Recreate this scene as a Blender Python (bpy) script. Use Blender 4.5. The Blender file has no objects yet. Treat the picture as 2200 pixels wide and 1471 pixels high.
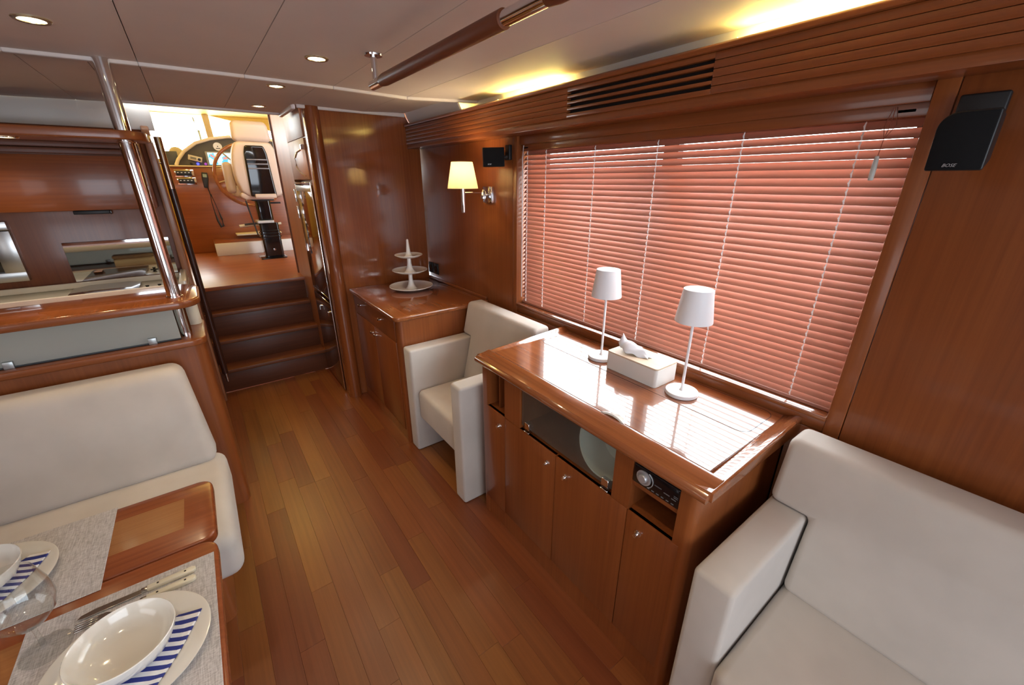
import bpy, bmesh, math, random
from mathutils import Matrix, Vector
random.seed(7)
S = bpy.context.scene
COL = S.collection
PI = math.pi
rad = math.radians

# ------------------------------------------------------------------ camera
cd = bpy.data.cameras.new('camera'); cam = bpy.data.objects.new('camera', cd); COL.objects.link(cam)
cam.location = (0, 0, 1.55); cam.rotation_euler = (rad(90-21.6), 0, rad(-36.55))
cd.sensor_width = 36; cd.lens = 36*878/2200; cd.clip_start = .01; cd.clip_end = 200
S.camera = cam
# ------------------------------------------------------------------ world: hazy bright daylight
w = bpy.data.worlds.new('daylight'); S.world = w; w.use_nodes = True
bgn = w.node_tree.nodes['Background']
bgn.inputs[0].default_value = (.90, .95, 1.0, 1); bgn.inputs[1].default_value = 14.0
# ------------------------------------------------------------------ area lights: daylight of the aft cockpit doors, plus an added port fill
def area(name, loc, rot, sx, sy, col, pw):
    l = bpy.data.lights.new(name, 'AREA'); l.shape = 'RECTANGLE'; l.size = sx; l.size_y = sy
    l.color = col; l.energy = pw
    o = bpy.data.objects.new(name, l); COL.objects.link(o); o.location = loc; o.rotation_euler = rot
    return o
area('aft_door_daylight', (0.05, -2.22, 1.15), (rad(90), 0, 0), 2.1, 1.35, (.78, .88, 1.0), 41)
area('port_fill', (-1.86, -.35, 1.32), (0, rad(-90), 0), .75, 1.7, (.95, .96, 1.0), 7)  # added fill light; the port window is assumed and its opening closed
# ------------------------------------------------------------------ exposure
S.view_settings.view_transform = 'Standard'; S.view_settings.look = 'None'
S.view_settings.gamma = 1; S.view_settings.exposure = 0.30
S.view_settings.use_curve_mapping = False

# ================================================================== helpers
def mat(name, col, rough=.5, metal=0, coat=0, coat_r=.05, spec=.5, trans=0, emit=None, es=0, ior=1.45):
    m = bpy.data.materials.new(name); m.use_nodes = True
    b = m.node_tree.nodes['Principled BSDF']
    b.inputs['Base Color'].default_value = (*col, 1); b.inputs['Roughness'].default_value = rough
    b.inputs['Metallic'].default_value = metal; b.inputs['Coat Weight'].default_value = coat
    b.inputs['Coat Roughness'].default_value = coat_r; b.inputs['Specular IOR Level'].default_value = spec
    b.inputs['Transmission Weight'].default_value = trans; b.inputs['IOR'].default_value = ior
    if emit: b.inputs['Emission Color'].default_value = (*emit, 1); b.inputs['Emission Strength'].default_value = es
    return m
def nd(m, t): return m.node_tree.nodes.new(t)
def lk(m, a, b): m.node_tree.links.new(a, b)
def wood(name, c1, c2, axis='Z', rough=.3, coat=.35, coat_r=.08, fine=90, vary=0, bump=.0):
    m = mat(name, c1, rough, coat=coat, coat_r=coat_r); b = m.node_tree.nodes['Principled BSDF']
    tc = nd(m, 'ShaderNodeTexCoord'); mp = nd(m, 'ShaderNodeMapping')
    sc = [fine]*3; sc['XYZ'.index(axis)] = fine*.018
    mp.inputs['Scale'].default_value = sc
    lk(m, tc.outputs['Object'], mp.inputs[0])
    oi = nd(m, 'ShaderNodeObjectInfo')
    off = nd(m, 'ShaderNodeVectorMath'); off.operation = 'SCALE'; off.inputs[0].default_value = (37, 53, 71)
    lk(m, oi.outputs['Random'], off.inputs['Scale'])
    ad = nd(m, 'ShaderNodeVectorMath'); ad.operation = 'ADD'
    lk(m, mp.outputs[0], ad.inputs[0]); lk(m, off.outputs[0], ad.inputs[1])
    n1 = nd(m, 'ShaderNodeTexNoise'); n1.inputs['Scale'].default_value = 1.0; n1.inputs['Detail'].default_value = 5
    n1.inputs['Roughness'].default_value = .62
    lk(m, ad.outputs[0], n1.inputs['Vector'])
    n2 = nd(m, 'ShaderNodeTexNoise'); n2.inputs['Scale'].default_value = .11; n2.inputs['Detail'].default_value = 2
    lk(m, ad.outputs[0], n2.inputs['Vector'])
    mx = nd(m, 'ShaderNodeMix'); mx.data_type = 'FLOAT'; mx.inputs[0].default_value = .45
    lk(m, n1.outputs[0], mx.inputs[2]); lk(m, n2.outputs[0], mx.inputs[3])
    cr = nd(m, 'ShaderNodeValToRGB')
    cr.color_ramp.elements[0].position = .32; cr.color_ramp.elements[0].color = (*c1, 1)
    cr.color_ramp.elements[1].position = .68; cr.color_ramp.elements[1].color = (*c2, 1)
    lk(m, mx.outputs[0], cr.inputs[0])
    out = cr.outputs[0]
    if vary:
        hs = nd(m, 'ShaderNodeHueSaturation')
        mr = nd(m, 'ShaderNodeMapRange'); mr.inputs[3].default_value = 1-vary; mr.inputs[4].default_value = 1+vary
        lk(m, oi.outputs['Random'], mr.inputs[0]); lk(m, mr.outputs[0], hs.inputs['Value'])
        mr2 = nd(m, 'ShaderNodeMapRange'); mr2.inputs[3].default_value = .488; mr2.inputs[4].default_value = .512
        lk(m, oi.outputs['Random'], mr2.inputs[0]); lk(m, mr2.outputs[0], hs.inputs['Hue'])
        lk(m, out, hs.inputs['Color']); out = hs.outputs[0]
    lk(m, out, b.inputs['Base Color'])
    return m
def fabric(name, col, rough=.75, scale=900, amt=.05, bump=.12, sheen=.25):
    m = mat(name, col, rough, spec=.25); b = m.node_tree.nodes['Principled BSDF']
    b.inputs['Sheen Weight'].default_value = sheen
    tc = nd(m, 'ShaderNodeTexCoord'); n = nd(m, 'ShaderNodeTexNoise'); n.inputs['Scale'].default_value = scale
    lk(m, tc.outputs['Object'], n.inputs['Vector'])
    n2 = nd(m, 'ShaderNodeTexNoise'); n2.inputs['Scale'].default_value = 6; n2.inputs['Detail'].default_value = 3
    lk(m, tc.outputs['Object'], n2.inputs['Vector'])
    cr = nd(m, 'ShaderNodeValToRGB')
    cr.color_ramp.elements[0].position = .35; cr.color_ramp.elements[0].color = (*[c*(1-amt) for c in col], 1)
    cr.color_ramp.elements[1].position = .65; cr.color_ramp.elements[1].color = (*[min(1, c*(1+amt)) for c in col], 1)
    lk(m, n2.outputs[0], cr.inputs[0]); lk(m, cr.outputs[0], b.inputs['Base Color'])
    bp = nd(m, 'ShaderNodeBump'); bp.inputs['Strength'].default_value = bump; bp.inputs['Distance'].default_value = .0008
    lk(m, n.outputs[0], bp.inputs['Height']); lk(m, bp.outputs[0], b.inputs['Normal'])
    return m
def stripes(name, ca, cb, period, ang, duty=.5, rough=.7):
    m = mat(name, ca, rough); b = m.node_tree.nodes['Principled BSDF']
    tc = nd(m, 'ShaderNodeTexCoord'); mp = nd(m, 'ShaderNodeMapping'); mp.inputs['Rotation'].default_value = (0, 0, ang)
    lk(m, tc.outputs['Object'], mp.inputs[0])
    sx = nd(m, 'ShaderNodeSeparateXYZ'); lk(m, mp.outputs[0], sx.inputs[0])
    dv = nd(m, 'ShaderNodeMath'); dv.operation = 'DIVIDE'; dv.inputs[1].default_value = period; lk(m, sx.outputs[0], dv.inputs[0])
    fr = nd(m, 'ShaderNodeMath'); fr.operation = 'FRACT'; lk(m, dv.outputs[0], fr.inputs[0])
    gt = nd(m, 'ShaderNodeMath'); gt.operation = 'GREATER_THAN'; gt.inputs[1].default_value = duty; lk(m, fr.outputs[0], gt.inputs[0])
    mx = nd(m, 'ShaderNodeMix'); mx.data_type = 'RGBA'; mx.inputs[6].default_value = (*ca, 1); mx.inputs[7].default_value = (*cb, 1)
    lk(m, gt.outputs[0], mx.inputs[0]); lk(m, mx.outputs[2], b.inputs['Base Color'])
    return m

class G:
    """collects shapes into one bmesh"""
    def __init__(s): s.b = bmesh.new()
    def box(s, x0, x1, y0, y1, z0, z1, bev=0, seg=2, M=None):
        t = bmesh.new(); bmesh.ops.create_cube(t, size=1)
        for v in t.verts: v.co = Vector((x0+(v.co.x+.5)*(x1-x0), y0+(v.co.y+.5)*(y1-y0), z0+(v.co.z+.5)*(z1-z0)))
        if bev: bmesh.ops.bevel(t, geom=t.edges[:], offset=bev, segments=seg, profile=.5, affect='EDGES')
        return s.add(t, M)
    def add(s, t, M=None):
        if M is not None: bmesh.ops.transform(t, matrix=M, verts=t.verts)
        me = bpy.data.meshes.new('tmp'); t.to_mesh(me); t.free(); s.b.from_mesh(me); bpy.data.meshes.remove(me); return s
    def prism(s, pts, h0, h1, axis='Z', bev=0, seg=2, M=None):
        """polygon pts extruded along axis from h0 to h1. axis Z: pts (x,y); Y: (x,z); X: (y,z)"""
        t = bmesh.new()
        f = {'Z': lambda p, h: (p[0], p[1], h), 'Y': lambda p, h: (p[0], h, p[1]), 'X': lambda p, h: (h, p[0], p[1])}[axis]
        a = [t.verts.new(f(p, h0)) for p in pts]; b = [t.verts.new(f(p, h1)) for p in pts]
        n = len(pts); t.faces.new(a); t.faces.new(b)
        for i in range(n): t.faces.new((a[i], a[(i+1) % n], b[(i+1) % n], b[i]))
        bmesh.ops.recalc_face_normals(t, faces=t.faces)
        if bev: bmesh.ops.bevel(t, geom=t.edges[:], offset=bev, segments=seg, profile=.5, affect='EDGES')
        return s.add(t, M)
    def tube(s, pts, r, seg=12, cap=True):
        """round bar along points; r number or list"""
        t = bmesh.new(); P = [Vector(p) for p in pts]; n = len(P); rings = []
        for i, p in enumerate(P):
            d = (P[min(i+1, n-1)]-P[max(i-1, 0)]).normalized()
            u = d.cross(Vector((0, 0, 1))); u = u if u.length > .05 else d.cross(Vector((1, 0, 0)))
            u.normalize(); v = d.cross(u); rr = r[i] if isinstance(r, (list, tuple)) else r
            rings.append([t.verts.new(p+u*rr*math.cos(2*PI*k/seg)+v*rr*math.sin(2*PI*k/seg)) for k in range(seg)])
        for a, b in zip(rings, rings[1:]):
            for k in range(seg): t.faces.new((a[k], a[(k+1) % seg], b[(k+1) % seg], b[k]))
        if cap: t.faces.new(rings[0]); t.faces.new(rings[-1])
        bmesh.ops.recalc_face_normals(t, faces=t.faces)
        return s.add(t)
    def lathe(s, prof, c=(0, 0, 0), seg=32, M=None, sy=1):
        """prof list of (r,z) turned about the vertical through c"""
        t = bmesh.new(); rings = []
        for r, z in prof:
            if r < 1e-6: rings.append([t.verts.new((c[0], c[1], c[2]+z))])
            else: rings.append([t.verts.new((c[0]+r*math.cos(2*PI*k/seg), c[1]+sy*r*math.sin(2*PI*k/seg), c[2]+z)) for k in range(seg)])
        for a, b in zip(rings, rings[1:]):
            for k in range(seg):
                q = [a[k % len(a)], a[(k+1) % len(a)], b[(k+1) % len(b)], b[k % len(b)]]
                q = list(dict.fromkeys(q))
                if len(q) > 2: t.faces.new(q)
        bmesh.ops.recalc_face_normals(t, faces=t.faces)
        return s.add(t, M)

def rrect(x0, x1, y0, y1, r, seg=5, corners=(1, 1, 1, 1)):
    """rounded rectangle outline, corners order: x0y0, x1y0, x1y1, x0y1"""
    out = []
    for i, (cx, cy, a, px, py) in enumerate(((x0+r, y0+r, PI, x0, y0), (x1-r, y0+r, 1.5*PI, x1, y0), (x1-r, y1-r, 0, x1, y1), (x0+r, y1-r, .5*PI, x0, y1))):
        if corners[i]:
            for k in range(seg+1):
                t = a+.5*PI*k/seg; out.append((cx+r*math.cos(t), cy+r*math.sin(t)))
        else: out.append((px, py))
    return out
def tag(o, label=None, cat=None, group=None, kind=None):
    if label: o['label'] = label
    if cat: o['category'] = cat
    if group: o['group'] = group
    if kind: o['kind'] = kind
    return o
def thing(name, label, cat, loc=(0, 0, 0), group=None, kind=None):
    o = bpy.data.objects.new(name, None); COL.objects.link(o); o.location = loc; o.empty_display_size = .05
    return tag(o, label, cat, group, kind)
def base_of(o):
    # a part's mesh lies in world coordinates, so only the thing's own offset is undone
    return Vector(o.location) if o.parent is None else Vector((0, 0, 0))
def part(name, g, m, parent=None, label=None, smooth=True, ang=38, kind=None, sub=0):
    me = bpy.data.meshes.new(name); bm = g.b if isinstance(g, G) else g
    bm.to_mesh(me); bm.free(); me.materials.append(m)
    if smooth:
        me.shade_smooth(); me.set_sharp_from_angle(angle=rad(ang))
    o = bpy.data.objects.new(name, me); COL.objects.link(o)
    if parent:
        o.parent = parent; o.matrix_parent_inverse = Matrix.Translation(-base_of(parent))
    if label: o['label'] = label
    if kind: o['kind'] = kind
    if sub:
        md = o.modifiers.new('sub', 'SUBSURF'); md.levels = sub; md.render_levels = sub
    return o
def clone(o, parent=None, loc=None):
    c = o.copy(); COL.objects.link(c)
    if parent: c.parent = parent
    if loc is not None: c.location = loc
    return c
def copy_thing(root, d, label):
    r = root.copy(); COL.objects.link(r); r.location = root.location+Vector(d); r['label'] = label
    for ch in root.children:
        c = ch.copy(); COL.objects.link(c); c.parent = r; c.matrix_parent_inverse = ch.matrix_parent_inverse.copy()
        for gch in ch.children:
            k = gch.copy(); COL.objects.link(k); k.parent = c; k.matrix_parent_inverse = gch.matrix_parent_inverse.copy()
    return r
def box(name, m, parent, x0, x1, y0, y1, z0, z1, bev=.002, seg=2, label=None, M=None, kind=None):
    return part(name, G().box(x0, x1, y0, y1, z0, z1, bev, seg, M), m, parent, label, kind=kind)
def struct(o): o['kind'] = 'structure'; return o
def text_mesh(name, s, size, m, parent, M, depth=.0004, shear=0):
    c = bpy.data.curves.new('lettering', 'FONT'); c.body = s; c.size = size; c.extrude = depth; c.align_x = 'CENTER'; c.shear = shear; c.resolution_u = 2
    t = bpy.data.objects.new('lettering_tmp', c); COL.objects.link(t)
    me = bpy.data.meshes.new_from_object(t.evaluated_get(bpy.context.evaluated_depsgraph_get()))
    bpy.data.objects.remove(t); me.transform(M); me.materials.clear(); me.materials.append(m); me.name = name
    o = bpy.data.objects.new(name, me); COL.objects.link(o)
    o.parent = parent; o.matrix_parent_inverse = Matrix.Translation(-base_of(parent)); return o
def frame_M(o, xdir, ydir):
    """matrix putting local x,y,z=(x cross y) at o"""
    x = Vector(xdir).normalized(); z = x.cross(Vector(ydir)).normalized(); y = z.cross(x)
    M = Matrix((x, y, z)).transposed().to_4x4(); M.translation = Vector(o); return M

# ================================================================== materials
D1, D2 = (.195, .051, .0135), (.300, .088, .0225)
WZ = wood('cherry_upright', D1, D2, 'Z', .32, .3, .12)
WY = wood('cherry_fore_aft', D1, D2, 'Y', .3, .35, .1)
WX = wood('cherry_athwart', D1, D2, 'X', .3, .35, .1)
WTOP = wood('cherry_polished_top', (.20, .058, .018), (.36, .115, .036), 'Y', .16, .9, .035)
WGLOSS = wood('cherry_high_gloss', D1, D2, 'Z', .16, .7, .05)
WSIDE = wood('cherry_satin_side', (.27, .092, .028), (.39, .145, .045), 'Z', .45, .15, .3)
WSIDE.node_tree.nodes['Principled BSDF'].inputs['Specular IOR Level'].default_value = .3
WTAB = wood('table_cherry', (.21, .052, .016), (.33, .09, .027), 'X', .26, .6, .12)
WINL = wood('table_inlay', (.30, .115, .035), (.42, .18, .06), 'X', .26, .6, .12, fine=160)
WFLOOR = wood('floor_planks', (.155, .043, .011), (.25, .077, .019), 'Y', .38, .3, .27, fine=70, vary=.15)
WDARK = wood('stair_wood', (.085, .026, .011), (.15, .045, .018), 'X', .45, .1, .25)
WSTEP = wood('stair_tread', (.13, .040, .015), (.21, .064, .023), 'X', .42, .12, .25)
WRAIL = mat('stitched_leather_grip', (.16, .045, .016), .42)
GAP = mat('shadow_gap', (.012, .006, .004), .8)
CREAM = fabric('cream_upholstery', (.56, .51, .46), .72)
CEIL = fabric('ceiling_vinyl', (.70, .635, .595), .6, scale=400, amt=.015, bump=.05, sheen=0)
CLIP = mat('ceiling_trim', (.74, .68, .65), .45)
WHITE = mat('white_laminate', (.78, .77, .74), .35)
CHROME = mat('chrome', (.82, .82, .83), .08, 1)
STEEL = mat('brushed_steel', (.55, .54, .52), .28, 1)
LAMPW = mat('white_lacquer', (.92, .92, .94), .42)
PORC = mat('white_porcelain', (.90, .88, .84), .14, coat=.5)
BLACK = mat('black_plastic', (.012, .012, .013), .42)
GRILLE = fabric('speaker_cloth', (.008, .008, .009), .85, scale=1500, bump=.4, sheen=0)
BLKGL = mat('black_gloss', (.006, .006, .007), .1, coat=.6)
SILV = mat('silver_print', (.55, .55, .56), .4, .6)
def thin_glass(name, tint, rough=.02, body=0.0, bcol=(.5, .55, .5)):
    m = bpy.data.materials.new(name); m.use_nodes = True; nt = m.node_tree; nt.nodes.remove(nt.nodes['Principled BSDF'])
    out = nt.nodes['Material Output']; tr = nd(m, 'ShaderNodeBsdfTransparent'); tr.inputs[0].default_value = (*tint, 1)
    gl = nd(m, 'ShaderNodeBsdfGlossy'); gl.inputs['Roughness'].default_value = rough
    lw = nd(m, 'ShaderNodeLayerWeight'); lw.inputs[0].default_value = .5
    pw = nd(m, 'ShaderNodeMath'); pw.operation = 'POWER'; pw.inputs[1].default_value = 4.5; lk(m, lw.outputs['Facing'], pw.inputs[0])
    fr = nd(m, 'ShaderNodeMath'); fr.operation = 'MULTIPLY_ADD'; fr.inputs[1].default_value = .8; fr.inputs[2].default_value = .06; lk(m, pw.outputs[0], fr.inputs[0])
    mx = nd(m, 'ShaderNodeMixShader'); lk(m, fr.outputs[0], mx.inputs[0]); lk(m, tr.outputs[0], mx.inputs[1]); lk(m, gl.outputs[0], mx.inputs[2])
    o = mx.outputs[0]
    if body:
        df = nd(m, 'ShaderNodeBsdfDiffuse'); df.inputs[0].default_value = (*bcol, 1)
        tl = nd(m, 'ShaderNodeBsdfTranslucent'); tl.inputs[0].default_value = (*bcol, 1)
        a = nd(m, 'ShaderNodeMixShader'); a.inputs[0].default_value = .5; lk(m, df.outputs[0], a.inputs[1]); lk(m, tl.outputs[0], a.inputs[2])
        b = nd(m, 'ShaderNodeMixShader'); b.inputs[0].default_value = body; lk(m, o, b.inputs[1]); lk(m, a.outputs[0], b.inputs[2]); o = b.outputs[0]
    lk(m, o, out.inputs[0]); return m
PANE = thin_glass('window_glass', (.96, .98, .97))
FROST = thin_glass('frosted_bar_glass', (.80, .86, .83), .2, .86, (.76, .78, .71))
FROST2 = thin_glass('frosted_flap_glass', (.90, .94, .91), .2, .13, (.36, .41, .38))
WINEGL = thin_glass('wine_glass_clear', (.97, .98, .98), .01)
def slat_mat():
    m = mat('blind_slat', (.46, .215, .15), .42, coat=.15, coat_r=.2); nt = m.node_tree
    b = nt.nodes['Principled BSDF']; out = nt.nodes['Material Output']
    tl = nd(m, 'ShaderNodeBsdfTranslucent'); tl.inputs[0].default_value = (.72, .36, .27, 1)
    mx = nd(m, 'ShaderNodeMixShader'); mx.inputs[0].default_value = .19
    lk(m, b.outputs[0], mx.inputs[1]); lk(m, tl.outputs[0], mx.inputs[2]); lk(m, mx.outputs[0], out.inputs[0]); return m
SLAT = slat_mat()

# ================================================================== floor
fl = part('floor', G().box(-1.95, 1.60, -2.35, 3.70, -.06, -.0125), WDARK); struct(fl)
PW = .0835; pmesh = {}
def plank(x, y, L):
    if L not in pmesh:
        o = part('plank', G().box(-PW/2+.0002, PW/2-.0002, .0003, L-.0003, -.012, 0, .0003, 1), WFLOOR, fl); pmesh[L] = o.data
    else:
        o = bpy.data.objects.new('plank', pmesh[L]); COL.objects.link(o); o.parent = fl
    o.location = (x, y, 0)
i = 0; x = -.46
LENS = (.42, .62, .80, 1.0, 1.2)
while x < 1.36:
    y0, y1 = (-.35, 3.61) if x < .90 else (1.25, 2.35)
    y = y0-random.random()*.5
    while y < y1:
        L = random.choice(LENS)
        if y+L > 3.612: L = round(max(.1, 3.612-y), 3)
        plank(x+PW/2, y, L); y += L
    x += PW; i += 1

# ================================================================== ceiling
def zc(x):
    z = 1.957-.012*((min(x, 1.0)-.25)/.85)**2
    return z+(x-1.0)*.052 if x > 1.0 else z
ce = thing('ceiling', '', '', (0, 0, 1.96), kind='structure')
def cpanel(x0, x1, y0, y1, up=0):
    g = G(); b = g.b; e = .0012
    pts = [(x0+e, zc(x0)+up), (x1-e, zc(x1)+up), (x1-e, zc(x1)+up+.012), (x0+e, zc(x0)+up+.012)]
    g.prism(pts, y0+e, y1-e, 'Y'); return part('ceiling_panel', g, CEIL, ce)
xs = [-1.95, -1.40, -1.06, -.725, -.388, -.048, .288, .64, 1.0, 1.425]
for a, b in zip(xs, xs[1:]): cpanel(a, b, -2.35, 2.25)
for a, b in zip(xs, xs[1:]):
    if b <= -.30: cpanel(a, b, 2.27, 3.488, .012)
cpanel(-.388, -.2, 2.27, 3.488, .012); cpanel(-.2, -.048, 2.27, 3.40, .012); cpanel(-.048, .288, 2.27, 3.40, .012)
cpanel(.288, .600, 2.27, 3.40, .012); cpanel(.600, 1.0, 2.27, 2.969, .012); cpanel(1.0, 1.295, 2.27, 2.969, .012)
g = G()
for a, b in zip(xs, xs[1:]):
    g.prism([(a, zc(a)-.012), (b, zc(b)-.012), (b, zc(b)+.03), (a, zc(a)+.03)], 2.246, 2.272, 'Y', .004, 3)
part('ceiling_beam_lip', g, CLIP, ce)
g = G()   # lip round the opening to the helm
g.box(-.215, .60, 3.395, 3.42, 1.955, 2.02, .006, 3); g.box(.592, .615, 2.99, 3.42, 1.945, 2.02, .005, 3); g.box(.615, 1.285, 2.950, 2.970, 1.948, 1.972, .005, 3)
part('opening_lip', g, CLIP, ce)
part('ceiling_deck', G().box(-1.95, 1.45, -2.35, 2.968, 2.0, 2.03).box(-1.95, .64, 2.968, 3.40, 2.0, 2.03), CEIL, ce)

# ================================================================== right wall with window recess
wr = thing('wall_right', '', '', (1.39, 0, 0), kind='structure')
W = 1.39
box('wall_panel', WZ, wr, W, W+.04, 1.868, 3.02, 0, 1.93, .0015)
box('wall_panel', WZ, wr, W, W+.04, -2.35, .245, 0, 1.93, .0015)
box('wall_panel', WY, wr, W+.001, W+.18, .287, 1.829, 0, .835, .0015)
box('sill_rail', WY, wr, W, W+.05, .287, 1.829, .838, .872, .0015)
box('window_sill', WTOP, wr, W-.004, W+.155, .287, 1.829, .872, .889, .003)
box('window_stile', WZ, wr, W-.002, W+.17, 1.829, 1.866, 0, 1.80, .002)
box('window_stile', WZ, wr, W-.002, W+.17, .247, .287, 0, 1.80, .002)
box('window_head', WY, wr, W+.0, W+.18, .287, 1.829, 1.765, 1.90, .002)
cb = box('cove_back', WHITE, wr, 1.425, 1.45, -2.35, 2.970, 1.88, 2.0, 0)
part('cove_slope', G().prism([(1.285, 1.985), (1.295, 1.985), (1.352, 1.885), (1.340, 1.885)], 2.27, 2.970, 'Y'), WHITE, wr)
part('exterior_skin', G().box(1.58, 1.62, -2.35, .22, -.1, 2.02).box(1.58, 1.62, 1.90, 3.4, -.1, 2.02).box(1.58, 1.62, .22, 1.9, -.1, .86).box(1.58, 1.62, .22, 1.9, 1.735, 2.02), WHITE, wr)
wn = thing('window_1', '', '', (1.56, 1.05, .89), kind='structure')
part('window_frame', G().box(1.545, 1.58, .287, 1.829, .868, .905).box(1.545, 1.58, .287, 1.829, 1.682, 1.77).box(1.545, 1.58, .287, .33, .868, 1.77).box(1.545, 1.58, 1.79, 1.829, .868, 1.77).box(1.545, 1.58, 1.01, 1.075, .868, 1.77), BLACK, wn)
box('pane', PANE, wn, 1.560, 1.566, .33, 1.01, .905, 1.705, 0); box('pane', PANE, wn, 1.560, 1.566, 1.075, 1.79, .905, 1.705, 0)

# ---- cornice with grooved strips and air slots
cn = thing('trim_1', '', '', (1.29, 0, 1.76), kind='structure')
YA, YB = -2.3, 2.970
cap = [(1.276, 1.891), (1.274, 1.902), (1.282, 1.909), (1.352, 1.909), (1.352, 1.891)]
part('cornice_cap', G().prism(cap, YA, YB-.01, 'Y', .002, 2), WY, cn)
for k in range(5):
    z1 = 1.8905-k*.0213; z0 = z1-.0213
    g = G(); e = .0005; m0 = .0060 if k < 4 else e; m1 = .0060 if k > 0 else e
    g.box(1.288, 1.31, YA, .765, z0+e, z1-e, .0016, 2); g.box(1.288, 1.31, 1.37, YB, z0+e, z1-e, .0016, 2)
    g.box(1.2885, 1.31, .765, 1.37, z0+m0, z1-m1, .0012, 2)
    part('cornice_strip', g, WY, cn)
part('cornice_base', G().prism([(1.290, 1.757), (1.296, 1.787), (1.312, 1.787), (1.39, 1.787), (1.39, 1.757)], YA, YB, 'Y', .0025, 2), WY, cn)
part('cornice_core', G().box(1.3102, 1.335, YA+.002, YB-.004, 1.787, 1.891), GAP, cn)

# ---- cove tubes hidden behind the cornice
TUBE = mat('cove_tube_glow', (1, .9, .6), .5, emit=(1.0, .80, .22), es=52)
for yc, lab in ((.52, 'warm fluorescent cove tube behind the cornice near the large speaker'), (1.74, 'warm fluorescent cove tube behind the cornice above the window'), (2.58, 'warm fluorescent cove tube behind the cornice beside the tall cabinet')):
    t = thing('cove_lamp', lab, 'cove lamp', (1.385, yc, 1.90), 'cove lamps behind the cornice')
    part('tube', G().tube([(1.383, yc-.24, 1.924), (1.383, yc+.24, 1.924)], .006, 10), TUBE, t)
    part('holder', G().box(1.374, 1.392, yc-.255, yc-.238, 1.90, 1.937).box(1.374, 1.392, yc+.238, yc+.255, 1.90, 1.937).box(1.36, 1.40, yc-.255, yc+.255, 1.893, 1.901), WHITE, t)

# ================================================================== venetian blind
vb = thing('venetian_blind', 'closed reddish-brown venetian blind filling the wide saloon window', 'blind', (1.44, 1.05, .89))
XB = 1.440
box('valance', WY, vb, 1.402, 1.412, .290, 1.826, 1.718, 1.762, .002)
box('headrail', WY, vb, 1.414, 1.466, .290, 1.826, 1.690, 1.735, .002)
NS = 35; pit = .0226; th = rad(40.4); wd = .0345
def slat_bm():
    g = G(); t = bmesh.new(); top = []; n = 6
    prof = []
    for k in range(n+1):
        u = (k/n-.5)*wd; h = .0022*(1-(2*k/n-1)**2)
        prof.append((u, h))
    for k in range(n, -1, -1): prof.append((prof[k][0], prof[k][1]-.0013))
    c, s_ = math.cos(th), math.sin(th)
    pts = [(u*c-h*s_, u*s_+h*c) for u, h in prof]
    g.prism(pts, .296, 1.820, 'Y'); return g
sl0 = None
for k in range(NS):
    z = .9125+k*pit
    if sl0 is None:
        sl0 = part('slat', slat_bm(), SLAT, vb, ang=60); sl = sl0
    else: sl = clone(sl0)
    sl.location = (XB, 0, z)
box('bottom_rail', SLAT, vb, 1.424, 1.456, .294, 1.822, .890, .902, .003)
LADD = mat('ladder_cord_hole_light', (.90, .84, .82), .6); PULLC = mat('pull_cord', (.30, .10, .06), .6)  # ladder cords near-white: light through the slat holes is put into the colour
for y in (1.790, 1.646, 1.329, 1.019, .710, .406):
    g = G()
    for xo in (-.0125, .0125): g.tube([(XB+xo, y, .90), (XB+xo, y, 1.71)], .0007, 5)
    for k in range(NS):
        z = .9125+k*pit
        g.tube([(XB-.0125, y, z-.0100), (XB-.0155, y+.002, z-.002), (XB-.0125, y, z+.0065)], .0019, 6)  # thick pale dashes imitate light coming through the cord holes
    part('ladder_cord_hole_light', g, LADD, vb)
g = G()
for dy in (-.012, 0, .011): g.tube([(1.413, .352+dy*.3, 1.715), (1.410, .352+dy, 1.675), (1.408, .356, 1.645), (1.408, .358, 1.606)], .0009, 5)
part('pull_cord', g, PULLC, vb)
part('tassel', G().lathe([(.002, 0), (.0058, .001), (.0062, .03), (.0045, .056), (.002, .058)], (1.408, .3585, 1.550), 14), mat('tassel_plastic', (.55, .56, .52), .4), vb)
part('wand', G().tube([(1.408, 1.800, 1.715), (1.404, 1.803, 1.66), (1.404, 1.803, .93)], .0028, 7), mat('clear_wand', (.55, .48, .47), .25), vb)
for y in (.330, 1.79): box('bracket_clip', STEEL, vb, 1.414, 1.42, y-.018, y+.018, 1.700, 1.708, .001)

# ================================================================== console (long sideboard)
cs = thing('sideboard', 'long cherry wood sideboard under the window with frosted glass flap and two open niches', 'sideboard', (1.12, .9, 0))
XF, Y0, Y1, ZT = .867, .372, 1.405, .845
T = .018
g = G()   # carcass: ends, back, bottom, plinth, uprights and shelf boards
g.prism(rrect(XF, 1.388, Y0, Y0+.05, .022, 5, (1, 0, 0, 0)), 0, .812, 'Z')
g.prism(rrect(XF, 1.388, Y1-.05, Y1, .022, 5, (0, 0, 0, 1)), 0, .812, 'Z')
g.box(1.37, 1.388, Y0, Y1, .05, .812); g.box(XF+.004, 1.37, Y0+.05, Y1-.05, .085, .092); g.box(XF+.003, XF+.03, Y0+.05, Y1-.05, 0, .088)
for (a, b) in ((1.118, 1.222), (.574, .640)): g.box(XF, XF+.02, a, b, .615, .806); g.box(XF+.02, 1.37, (a+b)/2-.03, (a+b)/2+.03, .092, .806)
g.box(XF, 1.37, Y0, Y1, .806, .812)
g.box(XF+.002, XF+.02, .640, 1.118, .808, .812)
g.box(XF+.004, 1.37, Y0+.05, Y1-.05, .598, .613)
part('carcass', g, WZ, cs)
box('niche_divider', WZ, cs, XF+.03, 1.30, 1.300, 1.306, .613, .806, .001)
box('stereo_shelf', WY, cs, XF+.006, 1.2, .422, .574, .708, .722, .001)
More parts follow.
